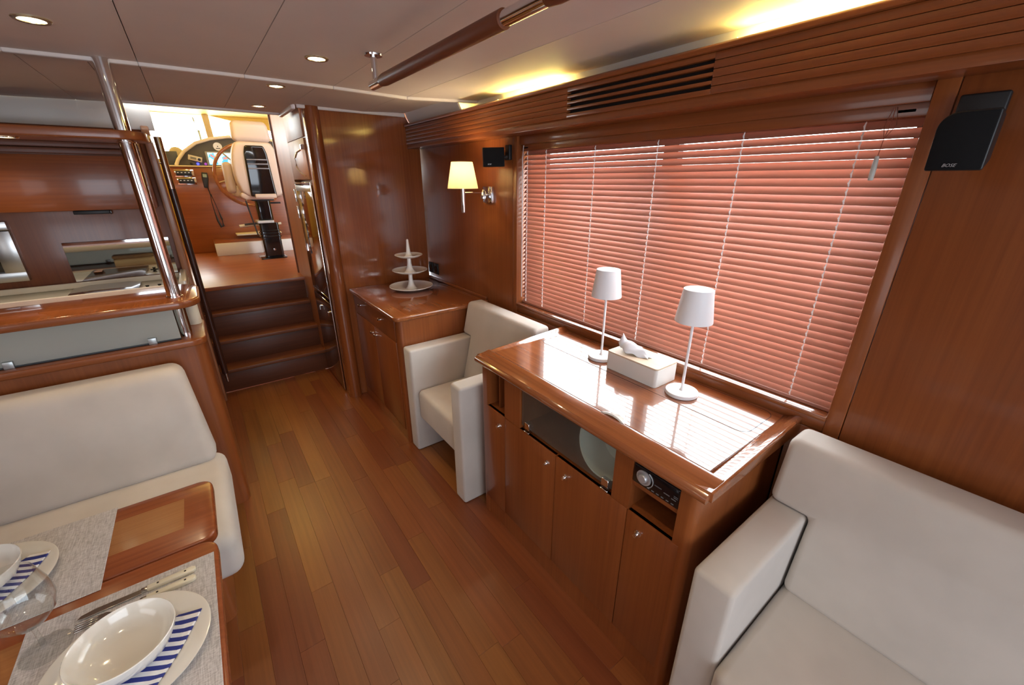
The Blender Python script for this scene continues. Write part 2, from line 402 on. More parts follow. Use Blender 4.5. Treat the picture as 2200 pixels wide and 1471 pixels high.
def knobbed_door(parent, nm, x, y0, y1, z0, z1, ky, kz, m=WZ, r=.011):
    d = box(nm, m, parent, x, x+.018, y0, y1, z0, z1, .0015)
    k = G(); M = frame_M((x, ky, kz), (0, 1, 0), (0, 0, 1))
    k.lathe([(r, 0), (r, .0035), (r*.7, .005), (r*.45, .005), (r*.45, .012), (r*.6, .015), (r*.55, .0185), (0, .0195)], (0, 0, 0), 16, Matrix.Rotation(-PI/2, 4, 'Y'))
    bmesh.ops.translate(k.b, vec=(x, ky, kz), verts=k.b.verts)
    part('knob', k, CHROME, d, 'small chrome push knob'); return d
for (a, b, ky) in ((1.2225, 1.382, 1.257), (.902, 1.2195, .943), (.577, .899, .843), (.4015, .574, .527)):
    knobbed_door(cs, 'door', XF-.001, a, b, .094, .613, ky, .556)
fp = box('glass_flap', FROST2, cs, XF+.0065, XF+.0125, .646, 1.112, .634, .806, .0006, 1, 'frosted glass flap')
for y in (1.075, .672):
    part('hinge', G().box(XF+.001, XF+.016, y-.014, y+.014, .632, .660, .001, 1).box(XF-.002, XF+.016, y-.016, y+.016, .616, .622, .001, 1), CHROME, fp)
box('flap_catch', BLACK, fp, XF+.008, XF+.016, .87, .915, .800, .806, .001)
nose = [(.852, .806), (.848, .815), (.850, .825), (.862, .834), (.924, .8448), (.932, .8448), (.932, .806)]
part('nosing', G().prism(nose, .350, 1.425, 'Y', .002, 2), WTOP, cs)
box('top', WTOP, cs, .9324, 1.388, .390, 1.386, .812, .845, .0008, 1)
def end_rail(y_in, y_out):
    s = 1 if y_out > y_in else -1
    pts = [(y_in, .8440), (y_in+s*.018, .8500), (y_in+s*.036, .8595), (y_out-s*.007, .8625), (y_out-s*.001, .857), (y_out, .850), (y_out, .808), (y_in, .808)]
    g = G().prism(pts, .868, 1.388, 'X', .0010, 2)
    for v in g.b.verts:
        if v.co.x < .9 and v.co.z > .836: v.co.z = .834+(v.co.z-.836)*.12
    return g
part('end_rail', end_rail(1.380, 1.430), WTOP, cs); part('end_rail', end_rail(.398, .343), WTOP, cs)
ol = rrect(1.178, 1.372, .415, 1.365, .035, 6)
g = G(); g.tube([(a, b, .8448) for a, b in ol+ol[:1]], .0009, 6, False)
part('hatch_seam', g, GAP, cs, kind=None)
# pale rounded thing behind the frosted flap
pb = thing('serving_bowl', 'white bowl standing on edge, blurred behind the frosted glass flap', 'bowl', (.93, .70, .613))
part('bowl_wall', G().lathe([(.045, 0), (.075, .012), (.105, .05), (.112, .100), (.106, .100), (.098, .05), (.068, .018), (0, .014)], (0, 0, 0), 32, Matrix.Translation((1.005, .715, .726))@Matrix.Rotation(rad(-78), 4, 'Y')), PORC, pb)
part('foot_ring', G().lathe([(.045, .0), (.045, -.007), (.040, -.007), (.040, 0)], (0, 0, 0), 28, Matrix.Translation((1.005, .715, .726))@Matrix.Rotation(rad(-78), 4, 'Y')), PORC, pb)
# stereo
st = thing('car_stereo', 'black stereo unit with silver rotary dial in the sideboard niche', 'stereo', (.88, .5, .722))
box('case', BLACK, st, XF+.014, 1.05, .4245, .572, .7225, .787, .002)
box('faceplate', BLKGL, st, XF+.002, XF+.016, .4235, .573, .7235, .788, .004, 3)
MK = Matrix.Translation((XF+.003, .536, .757))@Matrix.Rotation(-PI/2, 4, 'Y')
part('dial', G().lathe([(.0235, 0), (.0235, .004), (.019, .0045), (.019, .002), (.0135, .002), (.013, .010), (.0115, .0118), (0, .012)], (0, 0, 0), 28, MK), SILV, st)
g = G(); cc = [(XF+.0012, .510-.004+.026*math.sin(t), .757+.026*math.cos(t)) for t in [rad(15+10*k) for k in range(0, 1)]]
g.tube([(XF+.0005, .531-.026*math.sin(t), .757+.026*math.cos(t)) for t in [rad(25+13*k) for k in range(11)]], .0014, 6); part('dial_arc', g, SILV, st)
g = G()
for (a, b, z) in ((.500, .478, .7555), (.470, .452, .7500), (.446, .432, .7470)): g.box(XF+.001, XF+.003, b, a, z, z+.0022)
for k in range(6): g.box(XF+.001, XF+.003, .437+k*.0155, .445+k*.0155, .731, .7335)
g.box(XF+.001, XF+.003, .428, .440, .755, .7565).box(XF+.001, XF+.003, .428, .440, .760, .7615)
part('button_marks', g, mat('dim_print', (.16, .16, .17), .5), st)

# ---- two white cordless table lamps
def table_lamp(x, y, label):
    t = thing('table_lamp', label, 'lamp', (x, y, .8455), 'slim white table lamps on the sideboard')
    z = .8455
    part('base', G().lathe([(0, 0), (.053, 0), (.055, .0015), (.055, .012), (.0535, .0138), (.010, .0145), (.0062, .018), (.0048, .026)], (x, y, z), 48), LAMPW, t)
    part('stem', G().tube([(x, y, z+.02), (x, y, z+.345)], .0046, 16), LAMPW, t)
    sh = part('shade', G().lathe([(.0595, .270), (.0600, .272), (.0465, .379), (.045, .380), (0, .3805), (0, .3775), (.0445, .377), (.0575, .271), (.0595, .270)], (x, y, z), 48), LAMPW, t)
    part('light_disc', G().lathe([(0, .335), (.040, .335), (.040, .345), (0, .345)], (x, y, z), 28), LAMPW, sh)
    return t
l1 = table_lamp(1.262, 1.062, 'slim white table lamp left of the tissue box, farther from camera')
copy_thing(l1, (-.010, -.386, 0), 'slim white table lamp right of the tissue box, nearer to camera')

# ---- tissue box
tb = thing('tissue_box', 'white tissue box with pale wooden lid and a tissue pulled up', 'tissue box', (1.27, .868, .8455))
part('body', G().prism(rrect(1.203, 1.335, .752, .985, .012, 4), .8455, .914, 'Z', .0008, 1), mat('warm_white_plastic', (.74, .72, .68), .5), tb)
LIDW = wood('maple_lid', (.62, .47, .32), (.74, .60, .45), 'Y', .5, .1, .3, fine=120)
part('lid', G().prism(rrect(1.2035, 1.3345, .7525, .9845, .012, 4), .9142, .9205, 'Z', .0008, 1), LIDW, tb)
def tissue():
    # one sheet: comes up out of the slot, peaks at the far end, folds over towards the room
    bm = bmesh.new(); nu, nv = 30, 22; V = []
    for i in range(nu+1):
        u = i/nu; row = []
        ridge = .026+.020*math.sin(min(1, u*1.6)*PI)*.6+.012*(1-u)
        if u < .16: ridge += .030*((.16-u)/.16)**1.3
        if u > .8: ridge *= 1-.75*((u-.8)/.2)
        for j in range(nv+1):
            v = j/nv
            y = .962-.132*u+.004*math.sin(v*7+u*4)
            if v < .45:
                k = v/.45; x = 1.276-.010*k+.003*math.sin(u*14+k*2); z = .9185+ridge*k**.8
            else:
                k = (v-.45)/.55; drop = (.55+.4*u)
                x = 1.266-.040*math.sin(k*1.45)*(.35+.65*math.sin(min(1, u*1.15+.05)*PI))+.003*math.sin(u*16+k*5)*k
                z = .9185+ridge*(1-drop*k**1.7)+.0035*math.sin(u*19+k*3)*k
            row.append(bm.verts.new((x, y, max(z, .9212))))
        V.append(row)
    for i in range(nu):
        for j in range(nv): bm.faces.new((V[i][j], V[i+1][j], V[i+1][j+1], V[i][j+1]))
    bmesh.ops.recalc_face_normals(bm, faces=bm.faces); return bm
tm = mat('tissue_paper', (.87, .89, .93), .8)
ti = part('tissue', tissue(), tm, tb, ang=180); md = ti.modifiers.new('thick', 'SOLIDIFY'); md.thickness = .0006

# ================================================================== armchair and sofa
def seat_profile(bm_g, y0, y1, z0, z1, xf, xb, bev): bm_g.box(xf, xb, y0, y1, z0, z1, bev, 4)
def tee_back(y0, y1, arm_l, arm_r, xf, z_seat, z_arm, z_top, tilt, thick, right_arm=True):
    """upholstered back; wings rest on the arms"""
    a, b = y0+(arm_l+.0015 if arm_l else 0), y1-(arm_r+.0015 if arm_r else 0)
    pts = [(y0, z_arm+.002), (y0, z_top), (y1, z_top), (y1, z_arm+.002)]
    if arm_r: pts += [(b, z_arm+.002), (b, z_seat)]
    else: pts += [(y1, z_seat)]
    if arm_l: pts += [(a, z_seat), (a, z_arm+.002)]
    else: pts += [(y0, z_seat)]
    g = G(); g.prism(pts, xf, xf+thick, 'X', .022, 4)
    for v in g.b.verts: v.co.x += (v.co.z-z_seat)*tilt
    return g
ac = thing('armchair', 'cream upholstered armchair between base cabinet and sideboard', 'armchair', (1.05, 1.8, 0))
AL, AR = (2.030, 2.124), (1.470, 1.564)
def arm(x0, x1, y0, y1, z):
    return G().box(x0, x1, y0, y1, 0, z, .014, 4)
part('arm', arm(.790, 1.262, AL[0], AL[1], .664), CREAM, ac); part('arm', arm(.790, 1.262, AR[0], AR[1], .664), CREAM, ac)
g = G().box(.815, 1.20, 1.566, 2.028, .225, .415, .028, 5); part('seat', g, CREAM, ac)
part('backrest', tee_back(1.462, 2.115, .104, .087, 1.115, .40, .664, .862, .24, .105), CREAM, ac)
part('back_shell', G().box(1.21, 1.30, 1.566, 2.028, .12, .66, .01, 3), CREAM, ac)

so = thing('sofa', 'cream upholstered sofa against the right wall behind the sideboard', 'sofa', (1.05, -.6, 0))
part('arm', arm(.800, 1.275, .222, .324, .660), CREAM, so)
part('arm', arm(.800, 1.275, -1.70, -1.598, .660), CREAM, so)
part('seat', G().box(.775, 1.22, -1.596, .220, .20, .432, .028, 5), CREAM, so)
part('backrest', tee_back(-1.702, .322, .104, .104, 1.148, .425, .660, .862, .20, .115), CREAM, so)

# ================================================================== base cabinet in the corner
bc = thing('corner_cabinet', 'cherry wood corner cabinet with drawer and double doors, holding the tiered stand', 'cabinet', (1.08, 2.55, 0))
XC = .780
g = G(); g.prism(rrect(XC, 1.387, 2.135, 2.18, .03, 6, (1, 0, 0, 0)), 0, .81, 'Z'); g.box(XC+.002, 1.387, 2.94, 2.962, 0, .81); g.box(XC+.022, 1.387, 2.18, 2.94, 0, .81); g.box(XC+.002, XC+.03, 2.18, 2.94, 0, .07)
part('carcass', g, WZ, bc)
d = box('drawer', WZ, bc, XC, XC+.019, 2.195, 2.935, .668, .805, .0015)
def knob(parent, x, y, z, r=.010):
    k = G(); k.lathe([(r*.6, 0), (r*.5, .008), (r, .013), (r*1.05, .018), (r*.6, .022), (0, .0225)], (0, 0, 0), 14, Matrix.Translation((x, y, z))@Matrix.Rotation(-PI/2, 4, 'Y')); part('knob', k, CHROME, parent, 'small chrome knob')
knob(d, XC, 2.80, .752); knob(d, XC, 2.415, .752)
d1 = box('door', WZ, bc, XC, XC+.019, 2.195, 2.5635, .075, .665, .0015); d2 = box('door', WZ, bc, XC, XC+.019, 2.5665, 2.935, .075, .665, .0015)
knob(d1, XC, 2.535, .612); knob(d2, XC, 2.600, .612)
part('top', G().prism(rrect(.758, 1.388, 2.118, 2.966, .03, 5, (1, 0, 0, 0)), .810, .840, 'Z', .010, 3), WTOP, bc)
part('fiddle_rail', G().box(1.375, 1.3885, 2.14, 2.95, .840, .858, .002, 2), WTOP, bc)

# ---- tiered stand
ts = thing('tiered_stand', 'white three-tier cake stand on the corner cabinet', 'cake stand', (1.112, 2.70, .8405))
cx, cy, z0 = 1.112, 2.690, .8405
def dish(r, h, z): return G().lathe([(0, 0), (r*.55, 0), (r*.8, h*.35), (r, h), (r*.995, h+.003), (r*.97, h), (r*.78, h*.45+.003), (r*.5, .006), (0, .006)], (cx, cy, z), 48)
part('dish', dish(.150, .024, z0), PORC, ts); part('dish', dish(.120, .020, z0+.115), PORC, ts); part('dish', dish(.094, .018, z0+.220), PORC, ts)
def flare(z, h): return G().lathe([(.042, .0), (.030, .010), (.020, .030), (.0145, .06), (.0125, h)], (cx, cy, z), 24)
part('stem', flare(z0+.005, .112), PORC, ts); part('stem', flare(z0+.120, .102), PORC, ts)
part('finial', G().lathe([(.034, 0), (.022, .012), (.014, .035), (.0085, .095), (.0075, .112), (.004, .117), (0, .118)], (cx, cy, z0+.225), 24), PORC, ts)

# ---- wall sockets
for y, lab in ((2.925, 'black wall socket nearer the tall cabinet'), (2.838, 'black wall socket nearer the window')):
    t = thing('wall_socket', lab, 'socket', (1.387, y, .925), 'wall sockets above the corner cabinet')
    box('plate', BLACK, t, 1.381, 1.3895, y-.034, y+.034, .885, .965, .002)
    part('insert', G().lathe([(0, 0), (.022, 0), (.022, .003), (.019, .003), (.019, .0008), (0, .0008)], (0, 0, 0), 20, Matrix.Translation((1.381, y, .925))@Matrix.Rotation(-PI/2, 4, 'Y')), BLKGL, t)

# ---- wall sconce
sc_ = thing('wall_sconce', 'chrome swing-arm wall lamp with lit cream shade beside the window', 'wall lamp', (1.385, 2.084, 1.475))
box('backplate', CHROME, sc_, 1.368, 1.3895, 2.040, 2.128, 1.431, 1.519, .002)
part('swivel', G().lathe([(.006, -.024), (.015, -.020), (.0155, .012), (.012, .018), (.0085, .019), (.007, .027), (0, .030)], (1.343, 2.084, 1.475), 18).tube([(1.343, 2.084, 1.475), (1.37, 2.084, 1.475)], .006, 10), CHROME, sc_)
part('swing_arm', G().tube([(1.343, 2.084, 1.487), (1.20, 2.067, 1.487)], .0048, 10), CHROME, sc_)
part('lamp_tube', G().lathe([(.004, 1.383), (.0105, 1.386), (.011, 1.390), (.011, 1.51), (.006, 1.512)], (1.20, 2.067, 0), 18), CHROME, sc_)
SHADE = bpy.data.materials.new('sconce_shade'); SHADE.use_nodes = True
_nt = SHADE.node_tree; _b = _nt.nodes['Principled BSDF']; _b.inputs['Base Color'].default_value = (.85, .76, .58, 1); _b.inputs['Roughness'].default_value = .8
_t = nd(SHADE, 'ShaderNodeBsdfTranslucent'); _t.inputs[0].default_value = (.95, .87, .68, 1)
_m = nd(SHADE, 'ShaderNodeMixShader'); _m.inputs[0].default_value = .55; lk(SHADE, _b.outputs[0], _m.inputs[1]); lk(SHADE, _t.outputs[0], _m.inputs[2]); lk(SHADE, _m.outputs[0], _nt.nodes['Material Output'].inputs[0])
part('lamp_shade', G().lathe([(.083, 1.510), (.057, 1.642), (.0555, 1.642), (.0815, 1.510), (.083, 1.510)], (1.20, 2.067, 0), 40), SHADE, sc_, 'cream cone shade, lit from inside')
BULB = mat('bulb_glow', (1, .9, .7), .5, emit=(1, .75, .42), es=14)
part('bulb', G().lathe([(.010, 1.515), (.012, 1.54), (.020, 1.565), (.018, 1.585), (0, 1.596)], (1.20, 2.067, 0), 18), BULB, sc_)
pl = bpy.data.lights.new('sconce_light', 'POINT'); pl.energy = 2.3; pl.color = (1, .80, .52); pl.shadow_soft_size = .02
po = bpy.data.objects.new('sconce_light', pl); COL.objects.link(po); po.location = (1.20, 2.067, 1.612)

# ---- loudspeakers
def speaker(label, M, w_, h_, d_, plate, group):
    """body in local frame: x right, y up, z towards the listener"""
    t = thing('loudspeaker', label, 'speaker', M.translation, group)
    pts = rrect(-w_/2, w_/2, -h_/2, h_/2, h_*.28, 7, (0, 0, 1, 0)) if plate == 'big' else rrect(-w_/2, w_/2, -h_/2, h_/2, .004, 2)
    pts = [(-a, b) for a, b in pts][::-1]
    g = G(); g.prism(pts, -d_, 0, 'Z', .004, 3)
    for v in g.b.verts:
        if v.co.z < -d_*.6: v.co.x *= .80; v.co.y *= .80
    bmesh.ops.transform(g.b, matrix=M, verts=g.b.verts)
    part('cabinet', g, BLACK, t)
    gr = part('grille', G().prism([(a*.955, b*.955) for a, b in pts], -.001, .0035, 'Z', .0018, 2, M), GRILLE, t)
    return t, gr
Mb = frame_M((1.245, .192, 1.622), (-.06, -1, 0), (-.10, 0, 1))
sp, gr = speaker('large-looking black loudspeaker at the right edge, facing into the room', Mb, .086, .108, .085, 'big', 'black wall loudspeakers')
text_mesh('logo_lettering', 'BOSE', .0088, SILV, gr, Mb@Matrix.Translation((-.006, -.046, .0042)), .0003, .35)
box('wall_bracket', BLACK, sp, 1.368, 1.3895, .163, .237, 1.640, 1.720, .004, 3)
part('swivel_arm', G().tube([(1.37, .195, 1.675), (1.335, .197, 1.670), (1.315, .195, 1.650)], [.012, .010, .014], 12), BLACK, sp)
Ms = frame_M((1.292, 1.902, 1.662), (.83, -.56, .02), (.04, 0, 1))
sp2, gr2 = speaker('small black loudspeaker above the wall lamp', Ms, .112, .092, .075, 'small', 'black wall loudspeakers')
text_mesh('logo_lettering', 'BOSE', .0078, SILV, gr2, Ms@Matrix.Translation((-.022, -.036, .0042)), .0003, .35)
box('wall_bracket', BLACK, sp2, 1.370, 1.3895, 1.872, 1.912, 1.650, 1.722, .004, 3)
part('swivel_arm', G().tube([(1.375, 1.892, 1.668), (1.352, 1.912, 1.658), (1.335, 1.930, 1.660)], [.010, .009, .012], 12), BLACK, sp2)

# ================================================================== tall cabinet and built-in refrigerator
tc_ = thing('tall_cabinet', 'floor-to-ceiling glossy cherry wood cabinet wall beside the stairs', 'cabinet', (1.0, 3.5, 0))
g = G(); g.box(.712, 1.392, 2.962, 3.02, 0, 1.952); 
part('face_panel', G().prism([(.70, 0), (1.387, 0), (1.387, 1.885), (1.340, 1.885), (1.290, 1.968), (.70, 1.968)], 2.972, 3.02, 'Y', .0015, 1), WGLOSS, tc_)
part('corner_post', G().prism(rrect(.650, .742, 2.935, 2.998, .042, 8, (1, 1, 0, 0)), 0, 1.966, 'Z'), WGLOSS, tc_)
part('side_panel', G().box(.657, .69, 2.999, 3.080, 0, 2.28).box(.652, .69, 3.612, 4.16, 0, 2.28).box(.655, .69, 3.0, 4.16, 1.80, 1.806), WSIDE, tc_)
box('upper_door', WSIDE, tc_, .648, .68, 3.078, 3.608, 1.806, 2.28, .0012)
md_ = box('middle_door', WSIDE, tc_, .648, .68, 3.078, 3.608, 1.556, 1.801, .0012)
hp = [(.640, 3.17, 1.735), (.622, 3.20, 1.722), (.612, 3.235, 1.690), (.612, 3.235, 1.640), (.622, 3.19, 1.600), (.640, 3.14, 1.578)]
part('curved_handle', G().tube(hp, .005, 10), CHROME, md_)
part('latch', G().box(.63, .648, 3.10, 3.125, 1.735, 1.765, .002, 1), CHROME, md_)
part('end_trim', G().prism(rrect(.640, .70, 4.155, 4.185, .012, 4), .765, 2.28, 'Z'), WDARK, tc_)
part('core', G().box(.69, 1.386, 3.02, 4.16, 0, 2.28), WZ, tc_)
fr = thing('refrigerator', 'built-in refrigerator with dark glossy door and chrome frame facing the stairs', 'refrigerator', (.65, 3.35, .02))
part('door', G().box(.646, .66, 3.10, 3.588, .765, 1.520, .002, 2), wood('fridge_gloss_panel', (.075, .022, .010), (.125, .038, .016), 'Z', .08, .9, .02), fr)
part('chrome_frame', G().box(.6445, .652, 3.082, 3.096, .02, 1.54, .002, 2).box(.6445, .652, 3.590, 3.600, .74, 1.54, .002, 1).box(.6445, .652, 3.096, 3.590, 1.526, 1.54, .002, 1).box(.6445, .652, 3.096, 3.590, .745, .757, .002, 1).box(.6445, .652, 3.096, 3.590, .708, .716, .002, 1), CHROME, fr)
box('lower_door', wood('fridge_lower_panel', (.050, .020, .012), (.09, .032, .016), 'Z', .08, .9, .02), fr, .646, .66, 3.10, 3.600, .02, .704, .002)
box('vent_grille', STEEL, fr, .645, .655, 3.11, 3.58, 1.478, 1.516, .002)
for z in (1.28, 1.40): part('hinge', G().box(.636, .653, 3.616, 3.634, z, z+.09, .003, 2), CHROME, fr)
for (y, z) in ((3.40, .632), (3.13, .645)): part('key', G().lathe([(.008, 0), (.008, .012), (0, .014)], (0, 0, 0), 12, Matrix.Translation((.646, y, z))@Matrix.Rotation(-PI/2, 4, 'Y')).box(.628, .633, y-.009, y+.009, z-.03, z+.002, .001, 1), CHROME, fr)

# ================================================================== stairs and helm platform
sr = thing('staircase', 'four dark wooden steps leading up to the helm', 'stairs', (.27, 3.75, 0))
TR = [(3.605, .185), (3.745, .378), (3.870, .572)]
ys = [3.625, 3.765, 3.89, 3.985]; zs = [0, .185, .378, .572, .765]
for k in range(4):
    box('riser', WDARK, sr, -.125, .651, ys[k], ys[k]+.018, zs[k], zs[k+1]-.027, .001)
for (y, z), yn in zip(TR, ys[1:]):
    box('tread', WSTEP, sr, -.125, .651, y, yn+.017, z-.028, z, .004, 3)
for (y, z) in ((3.69, .292), (4.02, .66)): pass
box('stair_leak_block', WDARK, sr, -.125, .651, 4.003, 4.02, 0, .735, 0)  # unseen panel added to stop daylight leaking between the steps
box('side_string', WDARK, sr, -.150, -.126, 3.60, 4.0, 0, .765, .001)
hf = struct(part('floor_helm', G().box(-.15, 1.70, 3.955, 7.4, .735, .765, .003, 2).box(-1.9, -.15, 3.70, 7.4, .735, .765), wood('helm_floor', (.22, .062, .02), (.33, .1, .032), 'X', .36, .25, .22)))

# ---- stair hand rail
hr = thing('stair_handrail', 'tall dark wooden hand pole with chrome top beside the stairs', 'handrail', (-.085, 3.55, 0))
part('pole', G().tube([(-.080, 3.55, .19), (-.085, 3.55, 1.50)], .020, 14), mat('dark_pole', (.06, .022, .014), .3, coat=.4), hr)
part('chrome_top', G().tube([(-.085, 3.55, 1.50), (-.085, 3.55, 1.80)], .0202, 14), mat('bronze_chrome', (.35, .27, .22), .2, 1), hr)
part('bracket', G().tube([(-.085, 3.55, 1.655), (-.165, 3.53, 1.645)], .006, 10), CHROME, hr)
part('pole_foot', G().tube([(-.078, 3.55, .12), (-.080, 3.55, .30)], .010, 10), CHROME, hr)
box('foot_block', WDARK, hr, -.150, -.11, 3.50, 3.60, 0, .30, .003)

# ================================================================== dining side: partition, ledge, bar shelf, glass, pole
pt = thing('wall_partition', '', '', (-.9, 2.3, 0), kind='structure')
part('panel', G().prism(rrect(-1.93, -.090, 2.165, 2.50, .045, 7, (0, 1, 1, 0)), 0, .878, 'Z'), WZ, pt)
part('ledge', G().prism(rrect(-1.93, -.080, 2.150, 2.52, .06, 8, (0, 1, 1, 0)), .878, .906, 'Z', .005, 3), WX, pt)
box('galley_side_panel', WDARK, pt, -.155, -.125, 2.50, 3.60, 0, .62, .002)
bs = thing('bar_shelf', 'narrow cherry wood bar shelf carried above the frosted glass', 'shelf', (-.9, 2.3, 1.05))
part('board', G().prism(rrect(-1.93, -.068, 2.135, 2.52, .085, 9, (0, 1, 1, 0)), 1.052, 1.084, 'Z', .005, 3), WTOP, bs)
part('edge_trim', G().prism(rrect(-1.93, -.065, 2.132, 2.523, .087, 9, (0, 1, 1, 0)), 1.056, 1.079, 'Z', .003, 2), WX, bs)
box('back_edge', WHITE, bs, -1.93, -.17, 2.524, 2.532, 1.050, 1.086, .001)
box('ledge_back_edge', WHITE, pt, -1.93, -.15, 2.521, 2.529, .870, .908, .001)
bb_ = thing('storage_box', 'beige lidded box on the galley side of the ledge, seen in the mirror', 'box', (-.42, 2.44, .906))
box('body', mat('beige_box', (.60, .55, .40), .6), bb_, -.60, -.26, 2.40, 2.50, .9065, .975, .004); box('lid', mat('beige_lid', (.66, .62, .48), .5), bb_, -.605, -.255, 2.395, 2.505, .9755, .995, .004)
gp = thing('glass_panel', 'frosted glass panel between the ledge and the bar shelf', 'glass panel', (-.9, 2.205, .906))
box('pane', FROST, gp, -1.9, -.168, 2.200, 2.208, .912, 1.052, .0008, 1)
for x in (-.262, -.672, -1.2): box('clip', mat('satin_clip', (.45, .47, .46), .35, .8), gp, x-.014, x+.014, 2.188, 2.218, .906, .934, .002)
box('channel', BLACK, gp, -1.9, -.168, 2.197, 2.211, .906, .9125, .0005)
sp_ = thing('support_pole', 'polished steel support pole from the ledge up to the ceiling', 'pole', (-.150, 2.245, .906))
part('pole', G().tube([(-.150, 2.245, .907), (-.150, 2.245, 1.965)], .0245, 28), CHROME, sp_)
part('ceiling_flange', G().lathe([(.026, 1.956), (.052, 1.958), (.055, 1.966), (.024, 1.966)], (-.150, 2.262, 0), 28), CHROME, sp_)
part('collar', G().lathe([(.0255, 1.0845), (.030, 1.0845), (.030, 1.089), (.0255, 1.090)], (-.150, 2.245, 0), 28), CHROME, sp_)
part('collar', G().lathe([(.0255, 1.686), (.030, 1.686), (.030, 1.682), (.0255, 1.681)], (-.150, 2.245, 0), 28), CHROME, sp_)
os_ = thing('overhead_shelf', 'slim cherry wood overhead shelf that the steel pole passes through', 'shelf', (-.9, 2.3, 1.69))
part('board', G().prism(rrect(-1.93, -.085, 2.185, 2.43, .09, 9, (0, 1, 1, 0)), 1.691, 1.722, 'Z', .005, 3), WX, os_)
part('downlight_ring', G().lathe([(.030, 1.6905), (.036, 1.687), (.040, 1.687), (.041, 1.6905)], (-.475, 2.30, 0), 28), CHROME, os_)
part('downlight_lens', G().lathe([(0, 1.689), (.031, 1.689), (.031, 1.692), (0, 1.692)], (-.475, 2.30, 0), 24), mat('shelf_lens_glow', (1, .95, .85), .4, emit=(1, .78, .45), es=3), os_)
l = bpy.data.lights.new('shelf_downlight_beam', 'SPOT'); l.energy = 7; l.color = (1, .70, .34); l.spot_size = rad(115); l.spot_blend = .7; l.shadow_soft_size = .03
o = bpy.data.objects.new('shelf_downlight_beam', l); COL.objects.link(o); o.location = (-.475, 2.30, 1.68)
part('end_glare', G().prism(rrect(-.098, -.078, 2.33, 2.42, .008, 4), 1.694, 1.719, 'Z', .002, 2), mat('end_glare_yellow', (.8, .62, .30), .2, .9), os_)  # yellow downlight glare on the shelf end, modelled as a brass strip
cr_ = thing('paper_roll', 'cream paper roll standing on the ledge behind the steel pole', 'paper roll', (-.125, 2.42, .906))
part('roll', G().lathe([(.012, 0), (.030, 0), (.030, .115), (.012, .115), (.012, 0)], (-.118, 2.43, .9065), 24), mat('cream_paper', (.75, .69, .55), .8), cr_)
part('core_tube', G().lathe([(.010, -.001), (.012, -.001), (.012, .116), (.010, .116), (.010, -.001)], (-.118, 2.43, .908), 16), mat('card_core', (.4, .3, .2), .8), cr_)

# ================================================================== galley
gw = thing('wall_front', '', '', (-1, 3.5, 0), kind='structure')
box('panel', WZ, gw, -1.93, -.150, 3.50, 3.54, 0, 1.835, .001)
box('white_band', WHITE, gw, -1.93, -.085, 3.49, 3.53, 1.830, 2.02, .003)
part('end_board', G().prism(rrect(3.46, 3.64, 0, 1.865, .07, 8, (0, 0, 1, 1)), -.150, -.112, 'X', .006, 3), wood('pale_end_board', (.30, .13, .06), (.44, .20, .10), 'Z', .35, .3), gw)
uc = thing('upper_cabinet', 'cherry wood upper cabinet run on the galley wall', 'cabinet', (-1, 3.35, 1.4))
box('carcass', WX, uc, -1.93, -.205, 3.222, 3.498, 1.400, 1.800, .002)
box('door', WX, uc, -.795, -.188, 3.20, 3.221, 1.402, 1.672, .0015); box('door', WX, uc, -1.40, -.798, 3.20, 3.221, 1.448, 1.672, .0015); box('lower_rail', WX, uc, -1.40, -.798, 3.20, 3.221, 1.402, 1.446, .001)
for k in range(4): box('cornice_slat', WDARK, uc, -1.93, -.17, 3.185-.006*k, 3.222, 1.678+.030*k, 1.704+.030*k, .003)
box('end_face', WZ, uc, -.187, -.172, 3.20, 3.498, 1.40, 1.80, .001)
ul = thing('under_cabinet_light', 'black strip light under the galley upper cabinet', 'light', (-.42, 3.27, 1.39))
box('housing', BLACK, ul, -.520, -.375, 3.21, 3.28, 1.381, 1.4, .003); box('end_cap', BLKGL, ul, -.374, -.368, 3.21, 3.28, 1.379, 1.4, .001)
mi = thing('mirror', 'mirror splashback behind the galley worktop', 'mirror', (-.4, 3.49, .99))
box('glass', mat('mirror_silver', (.80, .82, .82), .03, 1), mi, -.662, -.175, 3.493, 3.499, .985, 1.212, .0008, 1)
box('backing', BLACK, mi, -.663, -.174, 3.4992, 3.5, .984, 1.213, 0)
ov = thing('oven', 'built-in oven with brushed steel frame in the galley wall', 'oven', (-1.1, 3.47, 1.02))
part('frame', G().box(-1.38, -.835, 3.465, 3.4995, 1.300, 1.345, .003, 2).box(-1.38, -.835, 3.465, 3.4995, 1.022, 1.075, .003, 2).box(-.915, -.835, 3.465, 3.4995, 1.07, 1.296, .003, 2).box(-1.38, -1.30, 3.465, 3.4995, 1.07, 1.296, .003, 2), STEEL, ov)
box('glass_door', BLKGL, ov, -1.302, -.913, 3.474, 3.498, 1.072, 1.298, .002)
part('handle', G().tube([(-1.28, 3.452, 1.285), (-.93, 3.452, 1.285)], .006, 10).tube([(-.96, 3.452, 1.285), (-.96, 3.47, 1.285)], .005, 8).tube([(-1.25, 3.452, 1.285), (-1.25, 3.47, 1.285)], .005, 8), STEEL, ov)
wt = thing('galley_worktop', 'white galley worktop with raised back edge', 'worktop', (-1, 3.2, .93))
GW = mat('white_worktop', (.72, .72, .69), .18, coat=.5)
box('slab', GW, wt, -1.925, -.128, 2.88, 3.492, .918, .950, .006, 3); box('upstand', GW, wt, -1.93, -.130, 3.470, 3.492, .950, .983, .004, 3); box('end_upstand', GW, wt, -.165, -.130, 3.05, 3.492, .950, 1.005, .006, 3)
box('cabinet_front', WZ, wt, -1.93, -.16, 2.92, 3.49, 0, .918, .002)
hb = thing('hob_cover', 'dark brown hob cover lying on the white galley worktop', 'hob cover', (-.52, 3.2, .95))
